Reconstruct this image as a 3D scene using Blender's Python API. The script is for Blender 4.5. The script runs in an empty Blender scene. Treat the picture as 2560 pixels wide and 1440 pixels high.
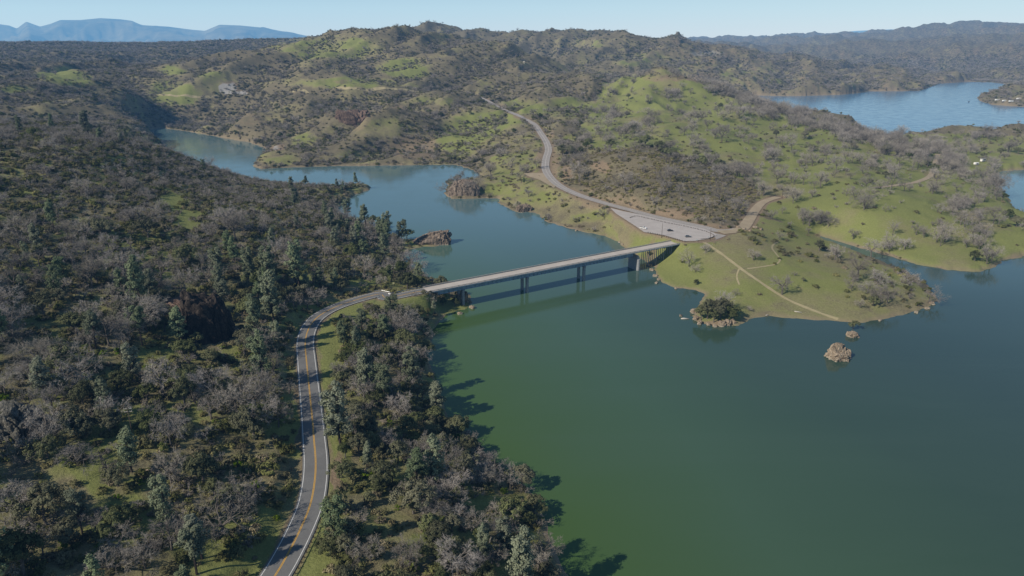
import bpy, bmesh, math, random
import numpy as np
from mathutils import Vector, Matrix

random.seed(7)
RNG = np.random.default_rng(11)
SC = bpy.context.scene
COL = SC.collection

# ------------------------------------------------------------------ camera model
F_PX, CAM_H, PITCH = 1740.0, 150.0, math.radians(19.5)
CP, SP = math.cos(PITCH), math.sin(PITCH)

def ray(u, v):
    a = (u - 1280) / F_PX; b = -(v - 720) / F_PX
    return a, CP + b * SP, -SP + b * CP

def at(u, v, z=0.0):
    d = ray(u, v); t = (z - CAM_H) / d[2]
    return np.array([d[0] * t, d[1] * t, z])

def atY(u, v, Y):
    d = ray(u, v); t = Y / d[1]
    return np.array([d[0] * t, Y, CAM_H + d[2] * t])

def project(x, y, z):
    dz = z - CAM_H
    c = np.maximum(y * CP - dz * SP, 1.0)
    up = y * SP + dz * CP
    return 1280 + F_PX * x / c, 720 - F_PX * up / c

# ------------------------------------------------------------------ noise
PERM = np.random.default_rng(3).permutation(512).astype(np.int64)
GRAD = np.random.default_rng(5).uniform(0, 2 * np.pi, 512)

def perlin(x, y, seed=0):
    x = np.asarray(x, dtype=np.float64) + seed * 37.13; y = np.asarray(y, dtype=np.float64) - seed * 91.7
    xi = np.floor(x).astype(np.int64); yi = np.floor(y).astype(np.int64)
    fx = x - xi; fy = y - yi
    u = fx * fx * fx * (fx * (fx * 6 - 15) + 10); w = fy * fy * fy * (fy * (fy * 6 - 15) + 10)
    def g(ix, iy, dx, dy):
        h = GRAD[(PERM[(PERM[ix & 511] + iy) & 511])]
        return np.cos(h) * dx + np.sin(h) * dy
    a = g(xi, yi, fx, fy); b = g(xi + 1, yi, fx - 1, fy)
    c = g(xi, yi + 1, fx, fy - 1); d = g(xi + 1, yi + 1, fx - 1, fy - 1)
    return ((a + u * (b - a)) + w * ((c + u * (d - c)) - (a + u * (b - a)))) * 1.5

def fbm(x, y, octaves=4, seed=0, gain=0.5):
    t = 0.0; a = 1.0
    for o in range(octaves):
        t = t + a * perlin(x, y, seed + o); x = x * 2.03; y = y * 2.03; a *= gain
    return t

def ridged(x, y, octaves=4, seed=0):
    t = 0.0; a = 1.0
    for o in range(octaves):
        t = t + a * (1 - 2.2 * np.abs(perlin(x, y, seed + o))); x = x * 2.07; y = y * 2.07; a *= 0.5
    return t

def sstep(a, b, x):
    t = np.clip((x - a) / (b - a), 0, 1)
    return t * t * (3 - 2 * t)

# ------------------------------------------------------------------ geometry of lines and polygons
def catmull(pts, n=8):
    pts = np.array(pts, dtype=float); out = []
    P = np.vstack([2 * pts[0] - pts[1], pts, 2 * pts[-1] - pts[-2]])
    for i in range(1, len(P) - 2):
        p0, p1, p2, p3 = P[i - 1], P[i], P[i + 1], P[i + 2]
        for k in range(n):
            t = k / n
            out.append(0.5 * ((2 * p1) + (-p0 + p2) * t + (2 * p0 - 5 * p1 + 4 * p2 - p3) * t * t + (-p0 + 3 * p1 - 3 * p2 + p3) * t ** 3))
    out.append(pts[-1])
    return np.array(out)

def resample(p, step):
    d = np.r_[0, np.cumsum(np.linalg.norm(np.diff(p[:, :2], axis=0), axis=1))]
    s = np.linspace(0, d[-1], max(2, int(round(d[-1] / step)) + 1))
    return np.stack([np.interp(s, d, p[:, k]) for k in range(p.shape[1])], axis=1)

def seg_dist(X, Y, line, vals=None):
    """least distance from points to a polyline, with an interpolated value along it"""
    best = np.full(X.shape, 1e9); val = np.zeros(X.shape)
    for i in range(len(line) - 1):
        ax, ay = line[i][:2]; bx, by = line[i + 1][:2]
        dx, dy = bx - ax, by - ay; L = dx * dx + dy * dy + 1e-12
        t = np.clip(((X - ax) * dx + (Y - ay) * dy) / L, 0, 1)
        d = (X - ax - t * dx) ** 2 + (Y - ay - t * dy) ** 2
        m = d < best
        best = np.where(m, d, best)
        if vals is not None:
            val = np.where(m, vals[i] + t * (vals[i + 1] - vals[i]), val)
    return np.sqrt(best), val

def inside(X, Y, poly):
    r = np.zeros(X.shape, dtype=bool); n = len(poly)
    for i in range(n):
        ax, ay = poly[i][:2]; bx, by = poly[(i + 1) % n][:2]
        if ay == by: continue
        c = ((ay > Y) != (by > Y)) & (X < (bx - ax) * (Y - ay) / (by - ay) + ax)
        r ^= c
    return r

# ------------------------------------------------------------------ what the place is made of: lines surveyed in the photograph, carried to the ground
def ground(pix, z): return [at(u, v, z) for u, v in pix]

DECK_Z = 13.3
near_px = [(560, 1640, 16.5), (625, 1530, 16.2), (687, 1440, 16), (722, 1380, 16), (752, 1320, 16), (776, 1260, 16), (787, 1200, 16), (789, 1150, 15.8),
           (785, 1100, 15.6), (781, 1050, 15.4), (776, 1000, 15.2), (771, 950, 15), (766, 900, 14.8), (763, 860, 14.6), (769, 828, 14.5), (786, 800, 14.4),
           (813, 780, 14.2), (850, 763, 14), (900, 747, 13.8), (950, 735, 13.6)]
AX = np.array([8.0, 417.6]); AD = np.array([0.855, 0.5186]); AD /= np.linalg.norm(AD); AN = np.array([-AD[1], AD[0]])
def axis(s, o=0.0, z=DECK_Z):
    p = AX + AD * s + AN * o
    return np.array([p[0], p[1], z])
S0, S1 = -68.0, 132.0
near_pts = [at(u, v, z) for u, v, z in near_px] + [axis(s) for s in (-92, S0 - 6, S0)]
ROAD_NEAR = resample(catmull(near_pts, 8), 2.0)
far_px = [(1700, 607, 13.6), (1745, 601, 14), (1785, 594, 14.5), (1805, 583, 14.8), (1790, 576, 15), (1760, 568, 15), (1700, 555, 15), (1640, 542, 15), (1580, 526, 15.2), (1520, 510, 15.6), (1455, 490, 16),
          (1405, 468, 16.8), (1377, 445, 18), (1364, 422, 19.5), (1365, 398, 21.5), (1371, 375, 24), (1366, 355, 27), (1352, 333, 30.5), (1337, 312, 33), (1318, 300, 35), (1295, 288, 40)]
FAR_END = [atY(1255, 272, 1270), atY(1215, 250, 1360), atY(1180, 235, 1430)]
far_main = [at(u, v, z) for u, v, z in far_px[4:]] + FAR_END
ROAD_FAR = resample(catmull([at(1850, 573, 15.0), at(1820, 577, 15.0)] + far_main, 8), 3.0)
ROAD_LINK = resample(catmull([axis(S1 - 8)] + [axis(S1)] + [at(1745, 601, 14.2), at(1780, 595, 14.6), at(1803, 586, 15.0)], 8), 2.0)
RAMP = resample(catmull([at(1800, 581, 15.0), at(1850, 574, 15.0), at(1872, 550, 15), at(1888, 525, 15), at(1908, 505, 15.5), at(1945, 492, 16)], 8), 2.5)
DIRT_FAR = resample(catmull([at(u, v, z) for u, v, z in [(2180, 470, 19), (2240, 463, 17), (2290, 455, 15), (2325, 440, 13), (2335, 420, 12), (2340, 400, 11), (2345, 385, 10.5)]], 8), 2.5)
LOT = [at(u, v, 15.0) for u, v in [(1526, 520), (1558, 528), (1600, 536), (1640, 546), (1700, 559), (1760, 572), (1788, 583), (1792, 588), (1770, 597), (1738, 602), (1712, 603), (1660, 588), (1610, 580), (1590, 566), (1562, 548), (1540, 534)]]
PULL = [at(u, v, z) for u, v, z in [(1362, 432, 18.5), (1310, 433, 17.6), (1318, 440, 17.4), (1350, 450, 17.2), (1385, 470, 17), (1392, 462, 17)]]
TRACK_A = ground([(1760, 606), (1785, 622), (1820, 647), (1850, 670), (1900, 705), (1950, 738), (2000, 763), (2050, 783), (2095, 798)], 6.0)
TRACK_B = ground([(1868, 672), (1905, 667), (1940, 660), (1950, 648), (1940, 634), (1930, 618), (1945, 604)], 9.0)
TRACK_C = ground([(1848, 672), (1842, 690), (1848, 712)], 6.0)

WATER_NEAR = [(1500, 1700), (1440, 1470), (1395, 1400), (1362, 1300), (1345, 1245), (1282, 1200), (1205, 1125), (1163, 1078), (1122, 1052), (1108, 1000), (1082, 930), (1070, 880), (1086, 825), (1120, 782), (1163, 774), (1184, 756), (1172, 736),
              (1118, 716), (1080, 700), (1048, 682), (1022, 668), (1000, 655), (1010, 632), (1030, 622), (1062, 617), (1100, 614), (1108, 606), (1090, 596), (1010, 598), (975, 585), (915, 560), (868, 548), (838, 530), (856, 506), (885, 488), (925, 474), (924, 465), (890, 464), (840, 476), (780, 474), (700, 462), (630, 449), (570, 436), (510, 424),
              (450, 404), (405, 372), (370, 340), (370, 324), (405, 320), (480, 330), (560, 345), (620, 355), (668, 371), (650, 395), (632, 415), (650, 422), (740, 418), (850, 415), (1000, 413), (1140, 412), (1180, 424), (1205, 438), (1190, 452), (1120, 456), (1112, 485), (1130, 497), (1165, 497), (1210, 495), (1245, 495), (1250, 510), (1290, 530), (1340, 532), (1370, 555), (1440, 575), (1510, 590), (1550, 607), (1562, 622),
              (1595, 640), (1630, 664), (1645, 690), (1652, 705), (1690, 720), (1740, 726), (1762, 735), (1745, 762), (1733, 790), (1745, 808), (1790, 816), (1842, 814), (1880, 797), (1922, 790), (2000, 797), (2090, 803), (2130, 808), (2200, 800), (2260, 787), (2310, 772), (2342, 752), (2325, 720), (2300, 695), (2250, 672), (2200, 652), (2140, 628), (2080, 604), (2045, 594), (2052, 590), (2100, 604), (2150, 620), (2220, 640),
              (2290, 660), (2370, 675), (2440, 680), (2480, 672), (2512, 650), (2560, 640), (2700, 630), (3000, 640), (3400, 800), (3400, 1700)]
WATER_BAY = [(2800, 425), (2560, 424), (2500, 428), (2480, 440), (2470, 458), (2500, 470), (2520, 490), (2530, 515), (2545, 535), (2620, 560), (2800, 570)]
WATER_FAR = [(1868, 238), (1940, 240), (2000, 240), (2100, 237), (2150, 232), (2172, 228), (2230, 228), (2300, 227), (2318, 220), (2350, 209), (2420, 204), (2480, 206), (2530, 212), (2600, 218), (2800, 225), (3000, 238), (2700, 238), (2560, 238), (2500, 236), (2445, 244), (2450, 252), (2480, 262), (2560, 267), (2700, 275), (3000, 290), (3000, 345), (2700, 345), (2560, 339), (2420, 342), (2300, 345), (2200, 340), (2110, 325), (2030, 300), (1930, 275), (1860, 245)]
W_POLYS = [np.array([at(u, v)[:2] for u, v in P]) for P in (WATER_NEAR, WATER_BAY, WATER_FAR)]

Z, Y_ = 'z', 'Y'
CTRL = [  # (u, v, 'z' height of that ground) or (u, v, 'Y' distance of that ground)
 (0,1440,Z,26),(250,1440,Z,23),(480,1440,Z,19),(0,1200,Z,29),(300,1200,Z,25),(600,1200,Z,18.5),(0,1000,Z,33),(300,1000,Z,28),(600,1000,Z,20),(0,800,Z,40),(250,800,Z,34),(500,880,Z,22),(650,850,Z,19),(690,960,Z,17),
 (0,620,Z,52),(250,620,Z,44),(500,640,Z,34),(700,680,Z,24),(850,690,Z,17),(940,690,Z,12),(0,480,Z,64),(200,480,Z,57),(400,480,Z,46),(600,520,Z,36),(750,560,Z,24),(850,600,Z,14),(930,620,Z,9),
 (200,390,Z,70),(330,390,Z,60),(450,440,Z,38),(560,468,Z,24),(700,492,Z,14),(800,505,Z,8),(0,312,Y_,760),(130,308,Y_,760),(330,352,Y_,740),(430,392,Y_,700),(-200,312,Y_,800),
 (-400,700,Z,55),(-300,1100,Z,38),(-200,1500,Z,30),(900,1750,Z,20),(1200,1750,Z,12),(400,1750,Z,24),(0,1750,Z,28),(600,2200,Z,26),(1000,2200,Z,22),
 (0,232,Y_,1300),(140,190,Y_,1500),(200,220,Y_,1250),(330,235,Y_,1300),(355,292,Y_,1080),(330,195,Y_,1900),(0,180,Y_,1700),(-150,200,Y_,1500),(240,250,Y_,1150),(100,255,Y_,1100),
 (0,108,Y_,3600),(300,110,Y_,3600),(600,106,Y_,3400),(660,112,Y_,3400),(450,150,Y_,2400),(150,140,Y_,2400),(-250,108,Y_,3600),(300,170,Y_,2100),(520,130,Y_,2700),
 (430,290,Z,14),(470,240,Y_,1420),(560,215,Y_,1480),(620,300,Z,25),(700,330,Z,16),(560,315,Z,8),(730,230,Y_,1420),(730,280,Z,38),(660,132,Y_,1750),(600,150,Y_,1700),(750,103,Y_,1900),(860,76,Y_,2050),(980,72,Y_,2050),(920,74,Y_,2060),(1030,78,Y_,2040),(1050,84,Y_,1960),(1110,94,Y_,1980),(1080,88,Y_,2010),(1150,99,Y_,1980),
 (850,150,Y_,1700),(1000,160,Y_,1650),(900,225,Y_,1420),(1050,230,Y_,1380),(880,285,Y_,1180),(870,350,Z,12),(1020,338,Y_,1040),(1000,388,Z,7),(950,300,Z,33),(1100,300,Y_,1150),(1150,240,Y_,1350),(1200,350,Z,17),(1150,390,Z,5),(1240,262,Y_,1250),(1250,400,Z,14),(1300,340,Z,27),
 (1062,64,Y_,3000),(1000,80,Y_,3000),(1140,76,Y_,3000),(1200,112,Y_,1930),(1260,135,Y_,1830),(1310,159,Y_,1750),(1400,188,Y_,1600),(1200,92,Y_,3100),(1260,92,Y_,3000),(1400,122,Y_,2700),(1340,82,Y_,2900),(1385,81,Y_,2900),(1480,90,Y_,2900),(1560,88,Y_,2600),(1600,98,Y_,2600),(1650,117,Y_,2500),(1500,165,Y_,2150),(1450,220,Y_,1400),(1400,280,Y_,1200),(1450,330,Z,33),(1550,250,Y_,1350),(1500,300,Z,38),
 (1560,193,Y_,1420),(1690,201,Y_,1320),(1760,218,Y_,1320),(1830,252,Y_,1280),(1880,271,Y_,1230),(1940,291,Y_,1160),(2000,309,Y_,1100),(2060,327,Y_,1050),(2120,342,Y_,1000),(2200,366,Y_,930),(2320,405,Y_,830),(1650,300,Z,42),(1750,330,Z,38),(1900,350,Z,30),(2050,370,Z,26),(1800,400,Z,26),(2000,420,Z,20),(2200,420,Z,17),(1750,380,Z,28),(1620,340,Z,34),
 (1560,388,Y_,720),(1660,404,Y_,690),(1780,452,Y_,650),(1870,490,Z,17),(1500,450,Y_,690),(1600,480,Z,27),(1700,520,Z,20),(1460,400,Z,24),(1800,425,Y_,770),(1650,375,Y_,820),(1540,365,Y_,840),
 (2150,455,Y_,660),(2050,485,Z,20),(2000,540,Z,12),(2150,540,Z,17),(2300,500,Z,20),(2300,580,Z,10),(2420,560,Z,12),(2450,620,Z,6),(2540,570,Z,8),(2350,455,Z,15),(2420,500,Z,12),(2400,440,Z,10),(2250,480,Z,21),(1960,478,Z,17),
 (2400,352,Z,8),(2500,356,Z,8),(2300,352,Z,9),(2450,346,Z,6),(2560,345,Z,6),(2450,400,Z,6),(2530,385,Z,7),(2380,400,Z,10),(2700,380,Z,10),(2650,600,Z,8),
 (1850,575,Z,18),(1900,590,Z,13),(1950,560,Z,12),(1720,628,Z,11),(1700,660,Z,6),(1800,650,Z,10),(1900,660,Z,9),(2000,680,Z,6.5),(2000,740,Z,4),(1850,720,Z,5),(2150,700,Z,5.5),(2250,730,Z,4.5),(2100,765,Z,3),(2000,630,Z,6),(2120,655,Z,3),(2200,685,Z,3),(1790,775,Z,4),
 (1880,200,Y_,2500),(1750,140,Y_,2400),(1650,180,Y_,2200),(1850,152,Y_,2700),(2000,190,Y_,2600),(2150,192,Y_,2700),(2270,198,Y_,2600),(2300,170,Y_,3300),(2450,150,Y_,3800),(2560,140,Y_,3600),(2200,140,Y_,4200),(2000,140,Y_,4500),
 (2560,58,Y_,7000),(2400,65,Y_,7000),(2250,77,Y_,7000),(2050,93,Y_,8000),(1900,98,Y_,9500),(1750,100,Y_,11000),(1950,125,Y_,6000),(2300,100,Y_,5200),(2500,100,Y_,5200),(2700,60,Y_,7000),(2500,250,Z,5),(2700,250,Z,5),
 (880,1100,Z,14),(950,1000,Z,11),(1000,880,Z,9),(1050,1150,Z,9),(900,1300,Z,14),(1100,1300,Z,10),(1250,1350,Z,7),(1000,1440,Z,15),(1250,1440,Z,9),(1030,770,Z,9),(950,800,Z,12.5),(880,900,Z,13.5),(1030,1000,Z,8),
 (1560,570,Z,9),(1500,545,Z,7),(1430,520,Z,9),(1350,490,Z,10),(1290,450,Z,12),(1640,615,Z,7),(1240,470,Z,8),(1180,470,Z,9),(880,470,Z,4),
]
CPTS = [at(u, v, q) if k == Z else atY(u, v, q) for u, v, k, q in CTRL]
for W in [(25, 2350, 70), (130, 2150, 55), (-110, 2500, 85), (-950, 2300, 60), (-920, 2000, 52), (-1050, 2050, 50), (120, 2550, 75), (-150, 2500, 105), (-450, 2500, 95), (-700, 2300, 75), (300, 2300, 90), (330, 1800, 48), (420, 1720, 30), (520, 1720, 18), (230, 1700, 66), (-680, 960, 45), (-500, 950, 35), (-800, 2600, 90), (-250, 2600, 110), (100, 2700, 110), (-1500, 5200, 120), (0, 5200, 140), (800, 4200, 90), (-2500, 7500, 60), (0, 9000, 60), (-8000, 12000, 0), (0, 14000, 40), (9000, 12000, 100),
          (-9000, 30000, 0), (0, 30000, 0), (12000, 30000, 0), (-18000, 30000, 0), (560, 1650, 2), (700, 1500, 2), (420, 1180, 30)]:
    CPTS.append(np.array(W, dtype=float))
for line, st in ((ROAD_NEAR, 8), (ROAD_FAR, 10), (DIRT_FAR, 12), (RAMP, 10)):
    CPTS += [p for p in line[::st] if p[1] > 60]

# ------------------------------------------------------------------ terrain height field on a polar survey grid (finer near the viewpoint side of the place)
TH = np.linspace(math.radians(-46), math.radians(46), 960)
RR = np.r_[np.exp(np.linspace(math.log(60), math.log(3600), 900)), np.exp(np.linspace(math.log(3600), math.log(42000), 130))[1:]]
NT, NR = len(TH), len(RR)
TT, RG = np.meshgrid(TH, RR)                 # (NR, NT)
GX, GY = RG * np.sin(TT), RG * np.cos(TT)

def relief(x, y):
    r = np.hypot(x, y)
    a = np.clip((r - 420) / 700, 0.05, 1.0) * np.clip(r / 2500, 1.0, 1.3) * (1 - .45 * sstep(3000, 6000, r))
    gm = 1 - .75 * np.exp(-(((x - 330) / 300) ** 2 + ((y - 800) / 360) ** 2))
    wx_ = x + 45 * perlin(x / 190, y / 190, 33); wy_ = y + 45 * perlin(x / 190, y / 190, 36)
    ps = -.56 * wx_ - .83 * wy_; qs = .83 * wx_ - .56 * wy_            # spurs run down towards the near lake
    n = (17.0 + 17.0 * gm) * a * (.72 * (ridged(ps / 950, qs / 270, 2, 1) - .3) + .34 * (ridged(ps / 420, qs / 130, 2, 5) - .3) + .25 * (ridged(wx_ / 420, wy_ / 420, 2, 8) - .3))
    n = n * (1 - .65 * sstep(2300, 2900, r) * sstep(-200, -700, x))
    n = n + np.clip((r - 250) / 600, 0.2, 1) * (4.2 * (ridged(wx_ / 110, wy_ / 110, 2, 15) - .3) + 2.0 * fbm(x / 40, y / 40, 3, 9)) * gm + 0.45 * fbm(x / 13, y / 13, 3, 20)
    n = n * (1 - .75 * np.exp(-(((x + 330) / 330) ** 2 + ((y - 520) / 380) ** 2)))
    n = n + 55 * sstep(3200, 5000, r) * (1 - .8 * sstep(9000, 14000, r)) * (ridged(x / 1500, y / 1100, 3, 25) - .3) * sstep(0, 900, x)
    soft = np.exp(-(((x - 190) / 150) ** 2 + ((y - 520) / 150) ** 2))
    flat = np.exp(-(((x - 640) / 210) ** 2 + ((y - 960) / 170) ** 2))
    return n * (1 - 0.85 * soft) * (1 - 0.85 * flat)

shore_pts = []
for P in W_POLYS:
    q = resample(np.vstack([P, P[:1]]), 1e9) if False else np.vstack([P, P[:1]])
    for i in range(len(P)):
        a, b = q[i], q[i + 1]
        n = max(1, int(np.linalg.norm(b - a) / (0.07 * np.linalg.norm(a))))
        for k in range(n):
            shore_pts.append(np.r_[a + (b - a) * k / n, 0.0])
cp = np.array(CPTS); cz = cp[:, 2] - relief(cp[:, 0], cp[:, 1])
sp_ = np.array(shore_pts)
allp = np.vstack([cp, sp_]); allz = np.r_[cz, np.full(len(sp_), 0.0)]
cr = np.hypot(allp[:, 0], allp[:, 1]); cth = np.arctan2(allp[:, 0], allp[:, 1]); cl = np.log(cr)
keep = (cr > 50) & (np.abs(cth) < 1.2)
cr, cth, cl, allz = cr[keep], cth[keep], cl[keep], allz[keep]
def kern(d2): return -np.sqrt(d2 + 0.03 ** 2)
D2 = (cth[:, None] - cth[None]) ** 2 + (cl[:, None] - cl[None]) ** 2
A = kern(D2) + np.eye(len(cr)) * 0.002
n = len(cr); M = np.zeros((n + 3, n + 3)); M[:n, :n] = A
Q = np.stack([np.ones(n), cth, cl], 1); M[:n, n:] = Q; M[n:, :n] = Q.T
rhs = np.r_[allz / cr, 0, 0, 0]
sol = np.linalg.solve(M, rhs)
ti = np.linspace(TH[0], TH[-1], NT // 3); li = np.linspace(math.log(60), math.log(42000), 560)
ct, clg = np.meshgrid(ti, li); cf = np.zeros(ct.size)
ctf, clf = ct.ravel(), clg.ravel()
for s in range(0, ct.size, 20000):
    d2 = (ctf[s:s + 20000, None] - cth[None]) ** 2 + (clf[s:s + 20000, None] - cl[None]) ** 2
    cf[s:s + 20000] = kern(d2) @ sol[:n] + sol[n] + sol[n + 1] * ctf[s:s + 20000] + sol[n + 2] * clf[s:s + 20000]
coarse = cf.reshape(ct.shape)
def bil(grid, tax, rax_log, th, lr):
    fi = np.clip((th - tax[0]) / (tax[1] - tax[0]), 0, len(tax) - 1.001); fj = np.clip((lr - rax_log[0]) / (rax_log[1] - rax_log[0]), 0, len(rax_log) - 1.001)
    i = fi.astype(int); j = fj.astype(int); a = fi - i; b = fj - j
    return (grid[j, i] * (1 - a) + grid[j, i + 1] * a) * (1 - b) + (grid[j + 1, i] * (1 - a) + grid[j + 1, i + 1] * a) * b
BASE = bil(coarse, ti, li, TT, np.log(RG)) * RG + relief(GX, GY)

# signed distance to the shoreline, positive on land
ins = np.zeros(GX.shape, dtype=bool); sd = np.full(GX.shape, 1e9)
wob = 1.6 * fbm(GX / 9, GY / 9, 3, 40)
near_rows = RR < 3400
for P in W_POLYS:
    x, y = GX[near_rows], GY[near_rows]
    ins[near_rows] |= inside(x, y, P)
    d, _ = seg_dist(x, y, np.vstack([P, P[:1]]))
    sd[near_rows] = np.minimum(sd[near_rows], d)
SD = np.where(ins, -sd, sd) + wob * np.clip(RG / 500, 0.5, 2.0)
land = np.maximum(BASE, 0.3) * (1 - np.exp(-np.maximum(SD, 0) / 9.0)) + np.minimum(np.maximum(SD, 0), 3.0) * 0.22
HZ = np.where(SD > 0, land, -np.minimum(-SD * 0.35, 6) - 0.02)

def flatten(H, line, half, blend, drop=0.3):
    d, v = seg_dist(GX, GY, line, line[:, 2])
    t = sstep(half, half + blend, d)
    return np.where(d < half + blend, (v - drop) * (1 - t) + H * t, H), d
rows = RR < 1700
def flat_rows(line, half, blend, drop=0.3):
    global HZ
    gx, gy = GX[rows], GY[rows]
    d, v = seg_dist(gx, gy, line, line[:, 2])
    t = sstep(half, half + blend, d)
    sub = HZ[rows]
    HZ[rows] = np.where(d < half + blend, (v - drop) * (1 - t) + sub * t, sub)
    full = np.full(GX.shape, 1e6); full[rows] = d
    return full
d_rf = flat_rows(ROAD_FAR, 5.5, 9)
d_rn = flat_rows(ROAD_NEAR[:-3], 6.0, 7)
d_rl = flat_rows(ROAD_LINK[6:], 5.5, 8)
d_rp = flat_rows(RAMP, 4.5, 9)
d_df = flat_rows(DIRT_FAR, 4, 7, 0.25)
def flat_poly(poly, z, blend, drop=0.3):
    global HZ
    gx, gy = GX[rows], GY[rows]
    P = np.array(poly)
    d, v = seg_dist(gx, gy, np.vstack([P, P[:1]]), np.r_[P[:, 2], P[0, 2]])
    d = np.where(inside(gx, gy, P), 0, d)
    t = sstep(1.5, 1.5 + blend, d); sub = HZ[rows]
    zz = z if z is not None else v
    HZ[rows] = np.where(d < 1.5 + blend, (zz - drop) * (1 - t) + sub * t, sub)
    full = np.full(GX.shape, 1e6); full[rows] = d
    return full
d_lot = flat_poly(LOT, 15.0, 7); d_pull = flat_poly(PULL, None, 6)
# ground opens under the deck
for s_lo, s_hi in ((S0 + 2, S1 - 4),):
    gx, gy = GX[rows], GY[rows]
    s = (gx - AX[0]) * AD[0] + (gy - AX[1]) * AD[1]; o = (gx - AX[0]) * AN[0] + (gy - AX[1]) * AN[1]
    m = (np.abs(o) < 14) & (s > s_lo) & (s < s_hi)
    cap = np.minimum(DECK_Z - 3.2, np.minimum((s - s_lo), (s_hi - s)) * 0.0 + DECK_Z - 3.2)
    edge = np.minimum(s - s_lo, s_hi - s)
    cap = DECK_Z - 1.2 - 0.55 * np.clip(edge, 0, 4.0)
    w = 1 - sstep(7, 14, np.abs(o))
    sub = HZ[rows]
    HZ[rows] = np.where(m & (sub > cap), sub * (1 - w) + cap * w, sub)
LR1 = np.log(RR[:900])
def height(x, y):
    r = np.hypot(x, y); th = np.arctan2(x, y)
    fj = np.where(r < 3600, (np.log(r) - LR1[0]) / (LR1[1] - LR1[0]), 899 + (np.log(np.maximum(r, 3600)) - math.log(3600)) / ((math.log(42000) - math.log(3600)) / 129))
    fi = np.clip((th - TH[0]) / (TH[1] - TH[0]), 0, NT - 1.001); fj = np.clip(fj, 0, NR - 1.001)
    i = fi.astype(int); j = fj.astype(int); a = fi - i; b = fj - j
    return (HZ[j, i] * (1 - a) + HZ[j, i + 1] * a) * (1 - b) + (HZ[j + 1, i] * (1 - a) + HZ[j + 1, i + 1] * a) * b
def gsample(G, x, y):
    r = np.hypot(x, y); th = np.arctan2(x, y)
    fj = np.where(r < 3600, (np.log(r) - LR1[0]) / (LR1[1] - LR1[0]), 899 + (np.log(np.maximum(r, 3600)) - math.log(3600)) / ((math.log(42000) - math.log(3600)) / 129))
    i = np.clip(np.rint((th - TH[0]) / (TH[1] - TH[0])).astype(int), 0, NT - 1); j = np.clip(np.rint(fj).astype(int), 0, NR - 1)
    return G[j, i]
def hgt(x, y): return float(height(np.array([x], dtype=float), np.array([y], dtype=float))[0])

def boxf(G, n, ax):
    c = np.cumsum(np.pad(G, [(n + 1, n) if k == ax else (0, 0) for k in (0, 1)], mode='edge'), axis=ax)
    return (np.take(c, np.arange(2 * n + 1, c.shape[ax]), ax) - np.take(c, np.arange(0, c.shape[ax] - 2 * n - 1), ax)) / (2 * n + 1)
CONC = boxf(boxf(np.maximum(HZ, 0), 9, 0), 22, 1) - np.maximum(HZ, 0)     # positive in the gullies
ELEV = (HZ - CAM_H) / RG
RUNMAX = np.maximum.accumulate(ELEV, axis=0)
D_ROAD = np.minimum.reduce([d_rf, d_rn, d_rl, d_rp, d_lot + 5, d_pull + 4, d_df + 2])

def cast(u, v):
    """the ground point seen at a place of the photograph (march over the height field)"""
    d = ray(u, v)
    th = math.atan2(d[0], d[1]); k = d[2] / math.hypot(d[0], d[1])
    i = int(round((th - TH[0]) / (TH[1] - TH[0]))); i = min(max(i, 0), NT - 1)
    e = ELEV[:, i]; hit = np.nonzero(e >= k)[0]
    j = hit[0] if len(hit) else NR - 1
    r = RR[j]
    if j > 0 and e[j] != e[j - 1]:
        f = (k - e[j - 1]) / (e[j] - e[j - 1]); r = RR[j - 1] + (RR[j] - RR[j - 1]) * min(max(f, 0), 1)
    x, y = r * math.sin(th), r * math.cos(th)
    return np.array([x, y, max(hgt(x, y), 0.0)])

# ------------------------------------------------------------------ land cover
GU, GV = project(GX, GY, HZ)
def ell(u, v, spec):
    m = np.zeros(np.shape(u))
    for (a, b, ru, rv, k) in spec:
        m = np.maximum(m, k * (1 - sstep(0.55, 1.25, np.hypot((u - a) / ru, (v - b) / rv))))
    return m
def soft_poly(u, v, poly): return inside(u, v, poly).astype(float)

P_A = [(-900, 300), (0, 285), (130, 280), (330, 322), (430, 362), (560, 405), (700, 440), (880, 462), (925, 470), (840, 540), (1000, 600), (1120, 610), (1000, 650), (1100, 705), (1000, 725), (900, 745), (800, 785), (748, 850), (745, 1000), (757, 1200), (700, 1360), (560, 1640), (400, 3000), (-900, 3000)]
P_B = [(1060, 720), (1180, 735), (1180, 770), (1060, 870), (1130, 1060), (1300, 1190), (1380, 1300), (1460, 1470), (1600, 3000), (400, 3000), (560, 1640), (700, 1440), (800, 1250), (795, 1100), (780, 860), (830, 785), (950, 742)]
P_D = [(1400, 340), (1450, 320), (1520, 200), (1600, 185), (1700, 195), (1800, 225), (1900, 255), (2120, 320), (2200, 338), (2600, 338), (2900, 400), (2900, 680), (2500, 690), (2400, 690), (2050, 592), (1985, 575), (1900, 530), (1890, 470), (1760, 400), (1640, 365), (1500, 375)]
P_E = [(1420, 400), (1480, 380), (1560, 372), (1660, 388), (1770, 432), (1890, 480), (1885, 520), (1840, 560), (1700, 545), (1600, 520), (1500, 492), (1430, 460)]
P_F = [(1500, 560), (1600, 575), (1700, 605), (1800, 595), (1900, 545), (2000, 570), (2080, 600), (2360, 740), (2300, 820), (1700, 830), (1640, 700), (1600, 640)]
P_G = [(1700, 95), (2700, 40), (2900, 240), (1880, 242), (1750, 200), (1640, 170), (1640, 110)]
P_S = [(1190, 425), (1320, 330), (1400, 340), (1400, 470), (1560, 540), (1700, 605), (1560, 625), (1430, 580), (1330, 535), (1240, 500), (1190, 470)]

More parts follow.
